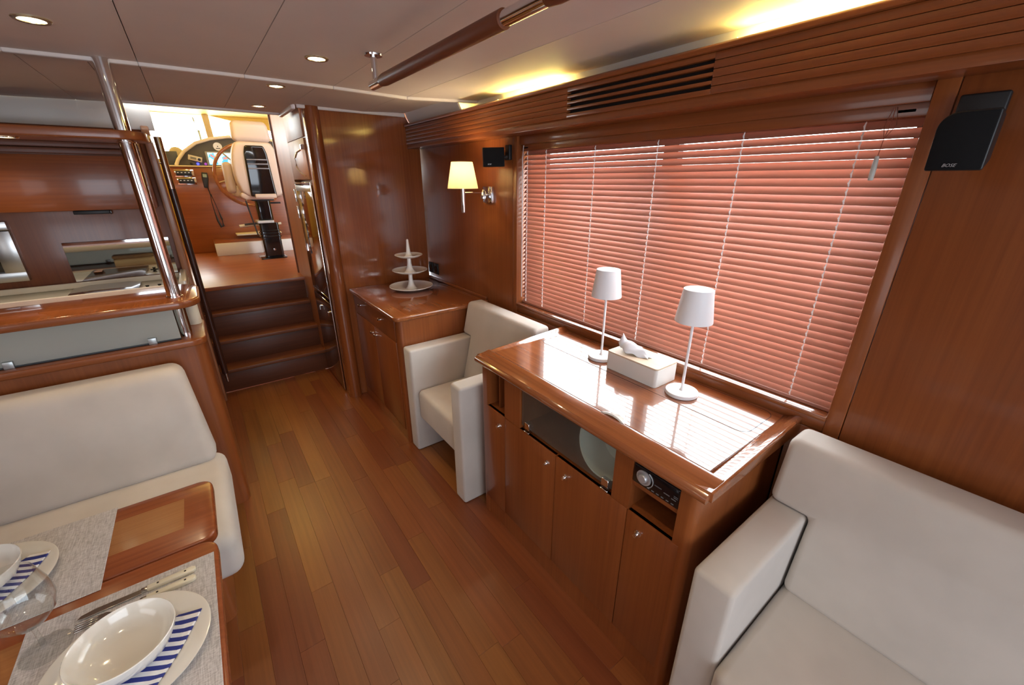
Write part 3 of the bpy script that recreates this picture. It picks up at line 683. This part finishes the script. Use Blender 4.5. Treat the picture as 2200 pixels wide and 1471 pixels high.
part('cover', G().prism([(-.66, 2.95), (-.36, 2.95), (-.36, 3.38), (-.42, 3.44), (-.60, 3.44), (-.66, 3.38)], .9505, .968, 'Z', .004, 2), mat('brown_gloss', (.06, .025, .015), .12, coat=.5), hb)
part('orange_highlight', G().box(-.64, -.60, 2.99, 3.10, .9681, .974, .002, 2), WINL, hb)  # orange highlight on the cover, put in as a pale wood strip
for x, lab in ((-.318, 'black cross-shaped knob on the worktop, farther from the steel pole'), (-.262, 'black cross-shaped knob on the worktop, next to the steel pole')):
    t = thing('cross_knob', lab, 'knob', (x, 3.16, .95), 'cross-shaped knobs on the galley worktop')
    part('post', G().lathe([(.012, 0), (.008, .01), (.007, .022), (.010, .030), (0, .032)], (x, 3.16, .9505), 14), BLACK, t); part('cross_bar', G().box(x-.022, x+.022, 3.155, 3.165, .962, .970, .002, 1).box(x-.005, x+.005, 3.14, 3.18, .962, .970, .002, 1), BLACK, t)

# ================================================================== booth bench
bo = thing('booth_bench', 'long cream upholstered dining bench against the partition', 'bench', (-.9, 1.8, 0))
part('seat_cushion', G().box(-1.75, -.125, 1.375, 1.990, .275, .452, .045, 5), CREAM, bo)
g = G(); g.box(-1.75, -.148, 1.885, 2.005, .440, .838, .040, 5)
for v in g.b.verts:
    v.co.y += (v.co.z-.44)*.36
    if v.co.x > -.4: v.co.x -= max(0, v.co.z-.55)*.14
part('back_cushion', g, CREAM, bo)
part('plinth', G().prism(rrect(-1.75, -.205, 1.48, 2.163, .03, 5, (0, 1, 0, 0)), 0, .274, 'Z'), WZ, bo)

# ================================================================== dining table
dt = thing('dining_table', 'glossy cherry wood dining table with a fold-out leaf and pale inlay', 'table', (-.75, .8, 0))
part('top', G().prism(rrect(-1.35, -.134, .15, 1.066, .035, 6, (1, 1, 1, 1)), .692, .720, 'Z', .006, 3), WTAB, dt)
lf = part('leaf', G().prism(rrect(-1.35, -.134, 1.070, 1.338, .035, 6), .692, .720, 'Z', .006, 3), WTAB, dt)
box('inlay', WINL, lf, -1.29, -.200, 1.145, 1.275, .7195, .7204, 0)
box('inlay', WINL, dt, -1.29, -.262, .25, .985, .7195, .7204, 0)
part('pedestal', G().lathe([(.26, 0), (.26, .012), (.05, .03), (.045, .66), (.16, .692)], (-.80, .75, 0), 32), CHROME, dt)
MATW = mat('woven_placemat', (.60, .58, .57), .8)
_b = MATW.node_tree.nodes['Principled BSDF']; _tc = nd(MATW, 'ShaderNodeTexCoord'); _v = []
for _s in ((260, 1400, 400), (1400, 90, 400)):
    _mp = nd(MATW, 'ShaderNodeMapping'); _mp.inputs['Scale'].default_value = _s; lk(MATW, _tc.outputs['Object'], _mp.inputs[0])
    _n = nd(MATW, 'ShaderNodeTexNoise'); _n.inputs['Scale'].default_value = .5; lk(MATW, _mp.outputs[0], _n.inputs['Vector']); _v.append(_n.outputs[0])
_ad = nd(MATW, 'ShaderNodeMath'); lk(MATW, _v[0], _ad.inputs[0]); lk(MATW, _v[1], _ad.inputs[1])
_cr = nd(MATW, 'ShaderNodeValToRGB'); _cr.color_ramp.elements[0].position = .35; _cr.color_ramp.elements[0].color = (.36, .34, .34, 1)
_cr.color_ramp.elements[1].position = .62; _cr.color_ramp.elements[1].color = (.66, .64, .64, 1)
_h = nd(MATW, 'ShaderNodeMath'); _h.operation = 'MULTIPLY'; _h.inputs[1].default_value = .5; lk(MATW, _ad.outputs[0], _h.inputs[0])
lk(MATW, _h.outputs[0], _cr.inputs[0]); lk(MATW, _cr.outputs[0], _b.inputs['Base Color'])
zt = .7206
t = part('placemat', G().box(-.449, -.142, .42, 1.012, zt, zt+.0016, .0006, 1), MATW); tag(t, 'grey woven placemat under the nearer place setting', 'placemat', 'grey woven placemats')
t = part('placemat', G().box(-.80, -.345, 1.040, 1.340, zt, zt+.0016, .0006, 1), MATW); tag(t, 'grey woven placemat under the farther place setting by the bench', 'placemat', 'grey woven placemats')
zm = zt+.0018
PLATEM = mat('glazed_plate', (.78, .765, .71), .12, coat=.6)
NAPA = stripes('blue_striped_napkin', (.86, .87, .90), (.030, .045, .26), .0165, rad(-60), .5)
def setting(cx, cy, rp, rb, near, nap):
    pl_ = thing('dinner_plate', 'white dinner plate holding bowl and striped napkin, '+('nearer the camera' if near else 'by the bench'), 'plate', (cx, cy, zm), 'white dinner plates')
    part('plate_body', G().lathe([(0, 0), (rp*.62, 0), (rp*.66, .003), (rp*.8, .010), (rp, .017), (rp*1.005, .019), (rp*.985, .0195), (rp*.78, .0125), (rp*.66, .007), (0, .006)], (cx, cy, zm), 56), PLATEM, pl_)
    part('foot_ring', G().lathe([(rp*.60, -.0003), (rp*.60, .003), (rp*.55, .003), (rp*.55, -.0003), (rp*.60, -.0003)], (cx, cy, zm), 40), PLATEM, pl_)
    # napkin folded flat on the plate
    bm = bmesh.new(); n = 16; V = []
    ax, ay = nap; ux, uy, vx, vy = -.886, .463, -.50, -.866
    for i in range(n+1):
        row = []
        bb = .172*i/n; am = .045+.95*bb
        for j in range(n+1):
            aa = am*j/n; X = ax+aa*ux+bb*vx; Y = ay+aa*uy+bb*vy; r = math.hypot(X, Y)/rp
            z = .0085+.0155*max(0, min(1.1, (r-.62)/.38))+.0006
            row.append(bm.verts.new((cx+X, cy+Y, zm+z)))
        V.append(row)
    for i in range(n):
        for j in range(n): bm.faces.new((V[i][j], V[i+1][j], V[i+1][j+1], V[i][j+1]))
    o = part('napkin', bm, NAPA, None, ang=180); md = o.modifiers.new('thick', 'SOLIDIFY'); md.thickness = .0016; md.offset = 1
    tag(o, 'blue and white striped napkin under the bowl '+('nearer the camera' if near else 'by the bench'), 'napkin', 'striped napkins')
    zb = zm+.0130
    bw = thing('soup_bowl', 'white bowl on the striped napkin, '+('nearer the camera' if near else 'by the bench'), 'bowl', (cx, cy, zb), 'white soup bowls')
    part('bowl_wall', G().lathe([(rb*.55, 0), (rb*.62, .002), (rb*.86, .018), (rb*.97, .036), (rb, .047), (rb*.985, .0485), (rb*.955, .046), (rb*.91, .034), (rb*.78, .018), (rb*.55, .008), (0, .006)], (cx, cy, zb), 56), PLATEM, bw)
    part('foot_ring', G().lathe([(rb*.55, .0005), (rb*.54, -.001), (rb*.48, -.001), (rb*.48, .004)], (cx, cy, zb), 36), PLATEM, bw)
setting(-.275, .812, .124, .078, True, (.110, .024))
setting(-.552, 1.178, .124, .078, False, (.106, .040))
# cutlery
HAND = mat('cream_handle', (.72, .68, .54), .35, coat=.3); BLADE = mat('cutlery_steel', (.62, .60, .56), .2, 1)
def cutlery(name, label, y, kind):
    t = thing(name, label, name.replace('_', ' '), (-.27, y, zm), 'cutlery of the nearer setting')
    h = part('handle', G().prism([(-.262, y-.0062), (-.20, y-.0078), (-.182, y-.0080), (-.176, y-.004), (-.176, y+.004), (-.182, y+.0080), (-.20, y+.0078), (-.262, y+.0062)], zm, zm+.009, 'Z', .0022, 3), HAND, t)
    for x in (-.195, -.243): part('rivet', G().lathe([(.0022, 0), (.0022, .0004), (0, .0005)], (x, y, zm+.009), 10), BLACK, h)
    part('bolster', G().box(-.272, -.260, y-.005, y+.005, zm+.001, zm+.0082, .0015, 2), BLADE, t)
    if kind == 'knife':
        part('blade', G().prism([(-.271, y-.0075), (-.271, y+.006), (-.345, y+.0065), (-.366, y+.002), (-.372, y-.006), (-.36, y-.0085)], zm+.003, zm+.0045, 'Z', .0004, 1), BLADE, t)
    else:
        g = G().prism([(-.271, y-.003), (-.271, y+.003), (-.315, y+.0035), (-.325, y+.010), (-.337, y+.0105), (-.337, y-.0105), (-.325, y-.010), (-.315, y-.0035)], zm+.003, zm+.0048, 'Z', .0005, 1)
        for k in range(4): g.box(-.372, -.336, y-.0102+k*.0058, y-.0072+k*.0058, zm+.003, zm+.0048, .0005, 1)
        part('tines', g, BLADE, t)
cutlery('table_knife', 'table knife with cream riveted handle on the nearer placemat', .976, 'knife')
cutlery('table_fork', 'table fork with cream riveted handle beside the nearer bowl', .949, 'fork')
wg = thing('wine_glass', 'clear balloon wine glass at the left edge of the table', 'wine glass', (-.405, .940, zm))
part('foot', G().lathe([(0, .0), (.037, .0), (.0375, .0012), (.030, .003), (.010, .006), (.0045, .012)], (-.408, .935, zm), 40), WINEGL, wg)
part('stem', G().lathe([(.0045, .012), (.0036, .03), (.0036, .055), (.006, .066)], (-.408, .935, zm), 20), WINEGL, wg)
part('bowl', G().lathe([(0, .064), (.008, .066), (.024, .074), (.040, .093), (.0465, .118), (.045, .145), (.036, .185), (.0353, .185), (.0443, .145), (.0457, .118), (.0393, .094), (.024, .0755), (0, .0685)], (-.408, .935, zm), 48), WINEGL, wg)

# ================================================================== ceiling grab rail
gr_ = thing('grab_rail', 'ceiling grab rail with brown leather grips and chrome posts', 'grab rail', (.61, .8, 1.95))
XR, ZR = .613, 1.867
part('tube', G().tube([(XR, 1.668, ZR), (XR, -.9, ZR)], .0155, 20), CHROME, gr_)
part('end_cap', G().lathe([(.0155, 0), (.013, .005), (.007, .008), (0, .009)], (0, 0, 0), 20, Matrix.Translation((XR, 1.668, ZR))@Matrix.Rotation(-PI/2, 4, 'X')), CHROME, gr_)
for (a, b) in ((1.575, .855), (.715, -.05)):
    part('leather_grip', G().tube([(XR, a, ZR), (XR, a-.03, ZR), (XR, b+.0, ZR)], [.0165, .0195, .0195], 22), WRAIL, gr_)
for y in (1.630, .785, -.12):
    part('post', G().tube([(XR, y, ZR), (XR, y, 1.953)], .0105, 16), CHROME, gr_)
    part('flange', G().lathe([(.011, -.0005), (.030, .0), (.031, .0045), (.011, .0045)], (XR, y, 1.949), 24), CHROME, gr_)

# ================================================================== recessed ceiling lights
LENS_E = mat('downlight_lens_glow', (1, .97, .85), .4, emit=(1, .86, .55), es=9)
RINGM = mat('downlight_ring', (.68, .62, .45), .22, .85)
def downlight(x, y, up, label, r=.040, pw=9):
    z = zc(x)+up
    t = thing('ceiling_downlight', label, 'ceiling light', (x, y, z), 'recessed ceiling downlights')
    part('ring', G().lathe([(r*.70, -.0005), (r*.72, -.005), (r*.92, -.006), (r, -.003), (r, .0)], (x, y, z), 32), RINGM, t)
    part('lens', G().lathe([(0, -.0025), (r*.71, -.0025), (r*.71, .0), (0, .0)], (x, y, z), 28), LENS_E, t)
    l = bpy.data.lights.new('downlight_beam', 'SPOT'); l.energy = pw; l.color = (1, .76, .45); l.spot_size = rad(105); l.spot_blend = .8; l.shadow_soft_size = .03
    o = bpy.data.objects.new('downlight_beam', l); COL.objects.link(o); o.location = (x, y, z-.012)
downlight(-.238, 1.838, 0, 'recessed downlight at the top left corner of the view')
downlight(.468, 1.800, 0, 'recessed downlight left of the grab rail end')
downlight(.440, 2.470, .012, 'recessed downlight just beyond the ceiling beam')
downlight(.448, 3.160, .012, 'smallest recessed downlight, in front of the helm opening')
downlight(-.238, .40, 0, 'recessed downlight above the camera side of the table'); downlight(.468, .30, 0, 'recessed downlight above the aisle behind the view')
downlight(-.75, 2.85, .012, 'recessed downlight over the galley', pw=16)

# ================================================================== helm station
HW = mat('helm_lining_lamp_yellow', (.56, .40, .10), .6)  # cream lining; the yellow of warm lamplight is put into its colour
hs_ = thing('wall_helm', '', '', (.3, 6, .765), kind='structure')
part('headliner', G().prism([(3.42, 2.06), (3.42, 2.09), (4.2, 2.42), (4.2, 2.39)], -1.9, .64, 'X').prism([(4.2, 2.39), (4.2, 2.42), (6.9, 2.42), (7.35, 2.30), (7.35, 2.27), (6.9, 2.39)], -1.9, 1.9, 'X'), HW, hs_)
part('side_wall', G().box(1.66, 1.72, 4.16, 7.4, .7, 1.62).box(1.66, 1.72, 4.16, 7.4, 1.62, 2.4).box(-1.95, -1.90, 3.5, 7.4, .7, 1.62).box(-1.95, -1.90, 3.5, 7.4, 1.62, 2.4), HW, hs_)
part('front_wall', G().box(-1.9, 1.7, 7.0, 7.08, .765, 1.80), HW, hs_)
wf = thing('window_2', '', '', (.3, 7.2, 1.8), kind='structure')
CREAMP = mat('cream_frame', (.50, .38, .24), .5)
part('mullion', G().prism([(.355, 1.80), (.425, 1.80), (.405, 2.42), (.335, 2.42)], 7.10, 7.16, 'Y', .006, 2), CREAMP, wf)
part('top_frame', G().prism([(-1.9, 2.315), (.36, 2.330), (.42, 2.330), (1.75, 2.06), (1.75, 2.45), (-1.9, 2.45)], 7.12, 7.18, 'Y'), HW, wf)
part('side_frame', G().box(-1.9, -1.75, 7.10, 7.18, 1.78, 2.4).box(1.6, 1.75, 7.10, 7.18, 1.78, 2.4), CREAMP, wf)
box('pane', PANE, wf, -1.9, .36, 7.14, 7.145, 1.80, 2.40, 0); box('pane', PANE, wf, .42, 1.7, 7.14, 7.145, 1.80, 2.40, 0)
wi = thing('windscreen_wiper', 'thin black wiper standing across the left windscreen pane', 'wiper', (.27, 7.22, 1.8))
part('arm', G().tube([(.30, 7.22, 1.86), (.255, 7.22, 2.20), (.235, 7.22, 2.37)], .005, 6), BLACK, wi); part('blade', G().box(.262, .285, 7.21, 7.23, 2.02, 2.16, .003, 1), mat('wiper_blade', (.25, .24, .15), .5), wi)

hc = thing('helm_console', 'cherry wood helm console with arched dark dashboard', 'console', (.5, 6.2, .765))
box('front_panel', WX, hc, -.135, 1.6, 6.0, 6.9, .765, 1.690, .004); box('top_edge', mat('cream_lip', (.75, .62, .36), .4), hc, -.14, 1.6, 5.985, 6.05, 1.690, 1.704, .004)
arch = [(-.050, 1.704), (-.02, 1.76), (.05, 1.845), (.17, 1.930), (.31, 1.978), (.48, 2.006), (.66, 2.016), (.85, 2.008), (1.05, 1.96), (1.2, 1.85), (1.27, 1.704)]
part('dashboard', G().prism(arch, 6.02, 6.35, 'Y', .006, 2), mat('dash_grey', (.075, .066, .055), .55), hc)
g = G(); g.tube([(x, 6.012, z) for x, z in arch], .017, 10); part('dash_trim', g, mat('dash_trim_cream', (.72, .62, .45), .45), hc)
box('foot_step', WX, hc, .10, 1.4, 5.66, 6.0, .765, .915, .004); part('step_face', G().box(.098, 1.38, 5.632, 5.66, .766, .900, .003, 2), WHITE, hc)
part('foot_rest', G().box(.335, .80, 5.80, 5.99, .955, .972, .004, 2, Matrix.Identity(4)), mat('beige_pad', (.66, .58, .42), .6), hc)
box('aft_box', mat('dark_display', (.06, .06, .055), .4), hc, -.125, -.015, 6.08, 6.2, 1.704, 1.845, .005)
part('compass_dome', G().lathe([(.075, 0), (.075, .04), (.062, .085), (.035, .112), (0, .12)], (-.02, 6.42, 1.79), 28).box(-.11, .07, 6.32, 6.5, 1.69, 1.80), mat('dome_cream', (.50, .40, .24), .45), hc)
sc2 = thing('chart_plotter', 'lit chart plotter screen set in the dashboard', 'screen', (.33, 6.01, 1.71))
box('bezel', mat('bezel_grey', (.30, .30, .29), .4), sc2, .232, .50, 5.992, 6.02, 1.708, 1.850, .004)
def screen_mat():
    m = mat('plotter_screen', (.02, .02, .02), .2); b = m.node_tree.nodes['Principled BSDF']
    tc = nd(m, 'ShaderNodeTexCoord'); n = nd(m, 'ShaderNodeTexNoise'); n.inputs['Scale'].default_value = 9; lk(m, tc.outputs['Object'], n.inputs['Vector'])
    cr = nd(m, 'ShaderNodeValToRGB'); e = cr.color_ramp; e.interpolation = 'CONSTANT'; e.elements[0].color = (.85, .30, .25, 1); e.elements[0].position = 0
    e.elements[1].position = .42; e.elements[1].color = (.10, .55, .80, 1); x = e.elements.new(.47); x.color = (.62, .92, .95, 1)
    lk(m, n.outputs[0], cr.inputs[0]); lk(m, cr.outputs[0], b.inputs['Emission Color']); b.inputs['Emission Strength'].default_value = 1.1; return m
box('display', screen_mat(), sc2, .252, .485, 5.988, 5.994, 1.714, 1.838, .001)
ga = thing('dash_gauge', 'round white gauge on the helm dashboard', 'gauge', (.365, 6.01, 1.90))
part('bezel', G().lathe([(.040, 0), (.042, .008), (.036, .010), (.036, .004), (0, .004)], (0, 0, 0), 28, Matrix.Translation((.365, 6.018, 1.903))@Matrix.Rotation(PI/2, 4, 'X')), WHITE, ga)
part('hub_mark', G().lathe([(.006, .0), (.006, .006), (0, .006)], (0, 0, 0), 12, Matrix.Translation((.365, 6.018, 1.905))@Matrix.Rotation(PI/2, 4, 'X')).box(.345, .385, 6.010, 6.014, 1.880, 1.888), BLACK, ga)
ap = thing('autopilot_panel', 'pale slanted control panel with dial on the dashboard', 'control panel', (.13, 6.01, 1.77))
MA = Matrix.Translation((.132, 6.008, 1.775))@Matrix.Rotation(rad(14), 4, 'Y')
part('plate', G().box(-.062, .062, -.010, .010, -.026, .026, .004, 2, MA), mat('pale_plate', (.62, .56, .44), .45), ap)
part('display', G().box(-.042, .010, -.012, -.008, -.012, .010, .001, 1, MA), mat('lcd', (.20, .19, .14), .4), ap)
part('dial', G().lathe([(.014, 0), (.014, .004), (.009, .004), (.009, .002), (0, .002)], (0, 0, 0), 18, MA@Matrix.Translation((.036, -.010, -.002))@Matrix.Rotation(PI/2, 4, 'X')), BLACK, ap)
for x, m, lab in ((.085, BLACK, 'black dashboard push button'), (.145, mat('blue_led', (.01, .01, .1), .3, emit=(.05, .06, 1.0), es=3), 'blue lit dashboard push button'), (.215, mat('purple_led', (.1, .02, .12), .3, emit=(.5, .08, .6), es=.6), 'violet lit dashboard push button')):
    t = thing('push_button', lab, 'button', (x, 6.0, 1.722), 'dashboard push buttons')
    part('cap', G().lathe([(.013, 0), (.013, .012), (.009, .015), (0, .016)], (0, 0, 0), 16, Matrix.Translation((x, 6.018, 1.722))@Matrix.Rotation(PI/2, 4, 'X')), m, t)
for z, lab in ((1.625, 'black radio in chrome plate, upper of two on the helm console'), (1.545, 'black radio in chrome plate, lower of two on the helm console')):
    t = thing('helm_radio', lab, 'radio', (0, 6.0, z), 'radios on the helm console')
    x0 = -.072 if z > 1.6 else -.066
    box('plate', CHROME, t, x0-.012, x0+.158, 5.992, 6.0, z-.038, z+.038, .002)
    box('faceplate', BLACK, t, x0, x0+.138, 5.982, 5.993, z-.026, z+.024, .003)
    g = G()
    for k in range(4): g.box(x0+.012+k*.032, x0+.026+k*.032, 5.980, 5.983, z+.002, z+.010)
    part('button_marks', g, SILV, t)
hn = thing('vhf_handset', 'black radio handset hanging by a coiled cord on the helm console', 'handset', (.17, 5.98, 1.5))
MH = Matrix.Translation((.172, 5.975, 1.555))@Matrix.Rotation(rad(6), 4, 'Y')
part('body', G().prism([(-.026, .08), (.026, .08), (.030, .02), (.022, -.04), (.018, -.08), (-.018, -.08), (-.022, -.04), (-.030, .02)], -.022, .020, 'Y', .005, 2, MH), BLACK, hn)
part('screen', G().box(-.018, .018, -.0245, -.020, .030, .062, .001, 1, MH), mat('lcd_green', (.30, .40, .33), .4), hn)
cp = [(.178, 5.975, 1.475), (.186, 5.978, 1.40), (.180, 5.985, 1.33), (.186, 5.985, 1.22), (.195, 5.985, 1.12), (.215, 5.985, 1.045), (.238, 5.985, 1.06), (.236, 5.985, 1.14), (.222, 5.985, 1.24), (.200, 5.985, 1.36), (.190, 5.985, 1.41)]
part('cord', G().tube(cp, [.005, .004, .003, .004, .010, .011, .010, .009, .003, .003, .006], 8), BLACK, hn)
# steering wheel
sw = thing('steering_wheel', 'large wooden steering wheel in front of the dashboard', 'steering wheel', (.575, 5.64, 1.60))
MW = Matrix.Translation((.575, 5.64, 1.60))@Matrix.Rotation(rad(8), 4, 'X')
rim = [MW@Vector((.318*math.sin(2*PI*k/48), 0, .318*math.cos(2*PI*k/48))) for k in range(49)]
part('rim', G().tube(rim, .0165, 12, False), wood('wheel_wood', (.26, .085, .03), (.42, .15, .055), 'Z', .2, .8), sw)
for k in range(6):
    a = 2*PI*k/6+.3; g = G().tube([MW@Vector((.04*math.sin(a), .02, .04*math.cos(a))), MW@Vector((.312*math.sin(a), 0, .312*math.cos(a)))], .007, 8)
    part('spoke', g, CREAMP, sw)
part('hub', G().lathe([(.055, 0), (.055, .04), (.03, .055), (.028, .36), (0, .36)], (0, 0, 0), 24, MW@Matrix.Translation((0, -.02, 0))@Matrix.Rotation(-PI/2, 4, 'X')), STEEL, sw)
# helm chair
ch = thing('helm_chair', 'cream leather helm chair on a black pedestal, seen from behind', 'helm chair', (.6, 5.2, .765))
LEA = mat('cream_leather', (.53, .41, .335), .42, coat=.1)
HX, HY = .598, 5.215
part('base_plate', G().prism(rrect(HX-.135, HX+.115, HY-.12, HY+.12, .02, 4), .765, .777, 'Z', .003, 2), BLKGL, ch)
part('lower_column', G().prism(rrect(HX-.085, HX+.095, HY-.085, HY+.085, .022, 5), .777, 1.135, 'Z', .006, 2), BLKGL, ch)
for z in (.985, 1.015, 1.045): part('column_band', G().prism(rrect(HX-.092, HX+.102, HY-.092, HY+.092, .024, 5), z, z+.016, 'Z', .006, 2), BLKGL, ch)
part('bolt', G().lathe([(.011, 0), (.011, .006), (0, .007)], (0, 0, 0), 14, Matrix.Translation((HX+.01, HY-.085, .86))@Matrix.Rotation(PI/2, 4, 'X')), CHROME, ch)
part('grey_collar', G().prism(rrect(HX-.10, HX+.06, HY-.10, HY+.10, .02, 4), 1.135, 1.160, 'Z', .006, 2), mat('grey_collar', (.45, .45, .46), .4), ch)
part('upper_column', G().prism(rrect(HX-.075, HX+.065, HY-.07, HY+.07, .03, 5), 1.16, 1.36, 'Z', .004, 2), BLKGL, ch)
part('seat_mount', G().box(HX-.10, HX+.10, HY-.08, HY+.12, 1.355, 1.385, .006, 2), BLACK, ch)
part('side_lever', G().tube([(HX-.155, HY-.06, 1.36), (HX-.115, HY-.08, 1.02)], .0075, 8), BLACK, ch)
part('lock_lever', G().tube([(HX-.21, HY-.03, 1.125), (HX-.07, HY-.03, 1.135)], .010, 8), BLACK, ch)
part('tilt_lever', G().tube([(HX+.06, HY, 1.33), (HX+.165, HY, 1.33)], .009, 8), BLACK, ch)
FOOT = mat('beige_foot', (.66, .58, .42), .5)
part('foot_bar', G().tube([(HX-.25, HY+.10, 1.10), (HX-.07, HY+.10, 1.115)], .016, 10), FOOT, ch); part('foot_bar', G().tube([(HX+.09, HY+.05, 1.11), (HX+.14, HY+.05, 1.115)], .012, 10), FOOT, ch)
def soft(x0, x1, y0, y1, z0, z1, bev, f=None):
    g = G().box(x0, x1, y0, y1, z0, z1, bev, 5)
    if f:
        for v in g.b.verts: f(v.co)
    return g
part('seat_cushion', soft(HX-.235, HX+.20, HY-.05, HY+.35, 1.385, 1.50, .045), LEA, ch)
bo_ = [(-.125, 1.395), (-.185, 1.45), (-.212, 1.56), (-.214, 1.68), (-.196, 1.80), (-.165, 1.875), (-.135, 1.905), (.145, 1.905), (.172, 1.875), (.196, 1.80), (.206, 1.66), (.206, 1.52), (.195, 1.43), (.150, 1.395)]
part('backrest', G().prism([(HX+a, z) for a, z in bo_], HY-.165, HY-.02, 'Y', .032, 4), LEA, ch)
part('back_bumper', G().prism([(HX-.16, 1.372), (HX-.20, 1.40), (HX-.19, 1.44), (HX+.10, 1.44), (HX+.10, 1.372)], HY-.15, HY-.03, 'Y', .015, 3), LEA, ch)
part('bolster', soft(HX-.285, HX-.205, HY-.06, HY+.12, 1.43, 1.72, .035), LEA, ch); part('bolster', soft(HX+.20, HX+.275, HY-.06, HY+.12, 1.43, 1.72, .035), LEA, ch)
def hf_(c):
    k = (c.z-1.9)/.18; c.x = HX+(c.x-HX)*(1-.10*k*k); c.y -= .05
part('headrest', soft(HX-.165, HX+.168, HY-.12, HY-.01, 1.900, 2.085, .045, hf_), LEA, ch)
def shell(z0, z1, w0, w1, y0, y1): return [(HX-w0+.01, y0, z0), (HX+w0+.01, y0, z0), (HX+w1, y0, z1), (HX-w1, y0, z1)]
g = G(); g.prism([(HX-.110, 1.400), (HX+.125, 1.400), (HX+.105, 1.800), (HX+.085, 1.870), (HX-.075, 1.870), (HX-.095, 1.800)], HY-.185, HY-.115, 'Y', .018, 4)
sh = part('back_shell', g, BLKGL, ch, 'black gloss plastic back shell')
RIDGE = mat('shell_ridge', (.16, .15, .17), .25, coat=.5)
for z in (1.655, 1.695, 1.735): part('ridge', G().box(HX-.084, HX+.098, HY-.194, HY-.180, z, z+.012, .004, 2), RIDGE, sh)
box('leather_tab', LEA, ch, HX-.075, HX+.115, HY-.20, HY-.13, 1.385, 1.425, .008, 3)
# helm ceiling lamps (warm)
HL = mat('helm_lamp_glow', (1, .9, .5), .4, emit=(1, .80, .25), es=9)
for x, y, lab in ((.25, 4.55, 'warm helm ceiling lamp over the stairs'), (-.55, 5.6, 'warm helm ceiling lamp on the port side'), (.95, 5.9, 'warm helm ceiling lamp above the wheel')):
    t = thing('helm_ceiling_lamp', lab, 'ceiling light', (x, y, 2.39), 'warm helm ceiling lamps')
    part('ring', G().lathe([(.075, 0), (.085, -.012), (.095, -.012), (.10, 0)], (x, y, 2.39), 28), RINGM, t); part('lens', G().lathe([(0, -.009), (.078, -.009), (.078, 0), (0, 0)], (x, y, 2.39), 28), HL, t)
    l = bpy.data.lights.new('helm_lamp_light', 'POINT'); l.energy = 10; l.color = (1, .72, .22); l.shadow_soft_size = .08
    o = bpy.data.objects.new('helm_lamp_light', l); COL.objects.link(o); o.location = (x, y, 2.32)

# ================================================================== closing walls behind and beside the camera
wl = thing('wall_left', '', '', (-1.93, 0, 0), kind='structure')
part('panel', G().box(-1.96, -1.93, -2.35, 3.5, 0, .95).box(-1.96, -1.93, -2.35, 3.5, 1.70, 2.02).box(-1.96, -1.93, .55, 3.5, .95, 1.70).box(-1.96, -1.93, -2.35, -1.25, .95, 1.70), WZ, wl)
box('window_light_block', CEIL, wl, -1.955, -1.935, -1.25, .55, .95, 1.70, 0)  # unseen panel added to keep sky light out of the port opening
wb = thing('wall_back', '', '', (0, -2.35, 0), kind='structure')
part('panel', G().box(-1.95, -1.05, -2.38, -2.35, 0, 2.0).box(1.15, 1.6, -2.38, -2.35, 0, 2.0).box(-1.05, 1.15, -2.38, -2.35, 1.86, 2.0).box(-1.05, 1.15, -2.38, -2.35, 0, .40), WZ, wb)
box('door_light_block', CEIL, wb, -1.05, 1.15, -2.375, -2.355, .40, 1.86, 0)  # added out of view, blocks the bright sky at the aft doorway
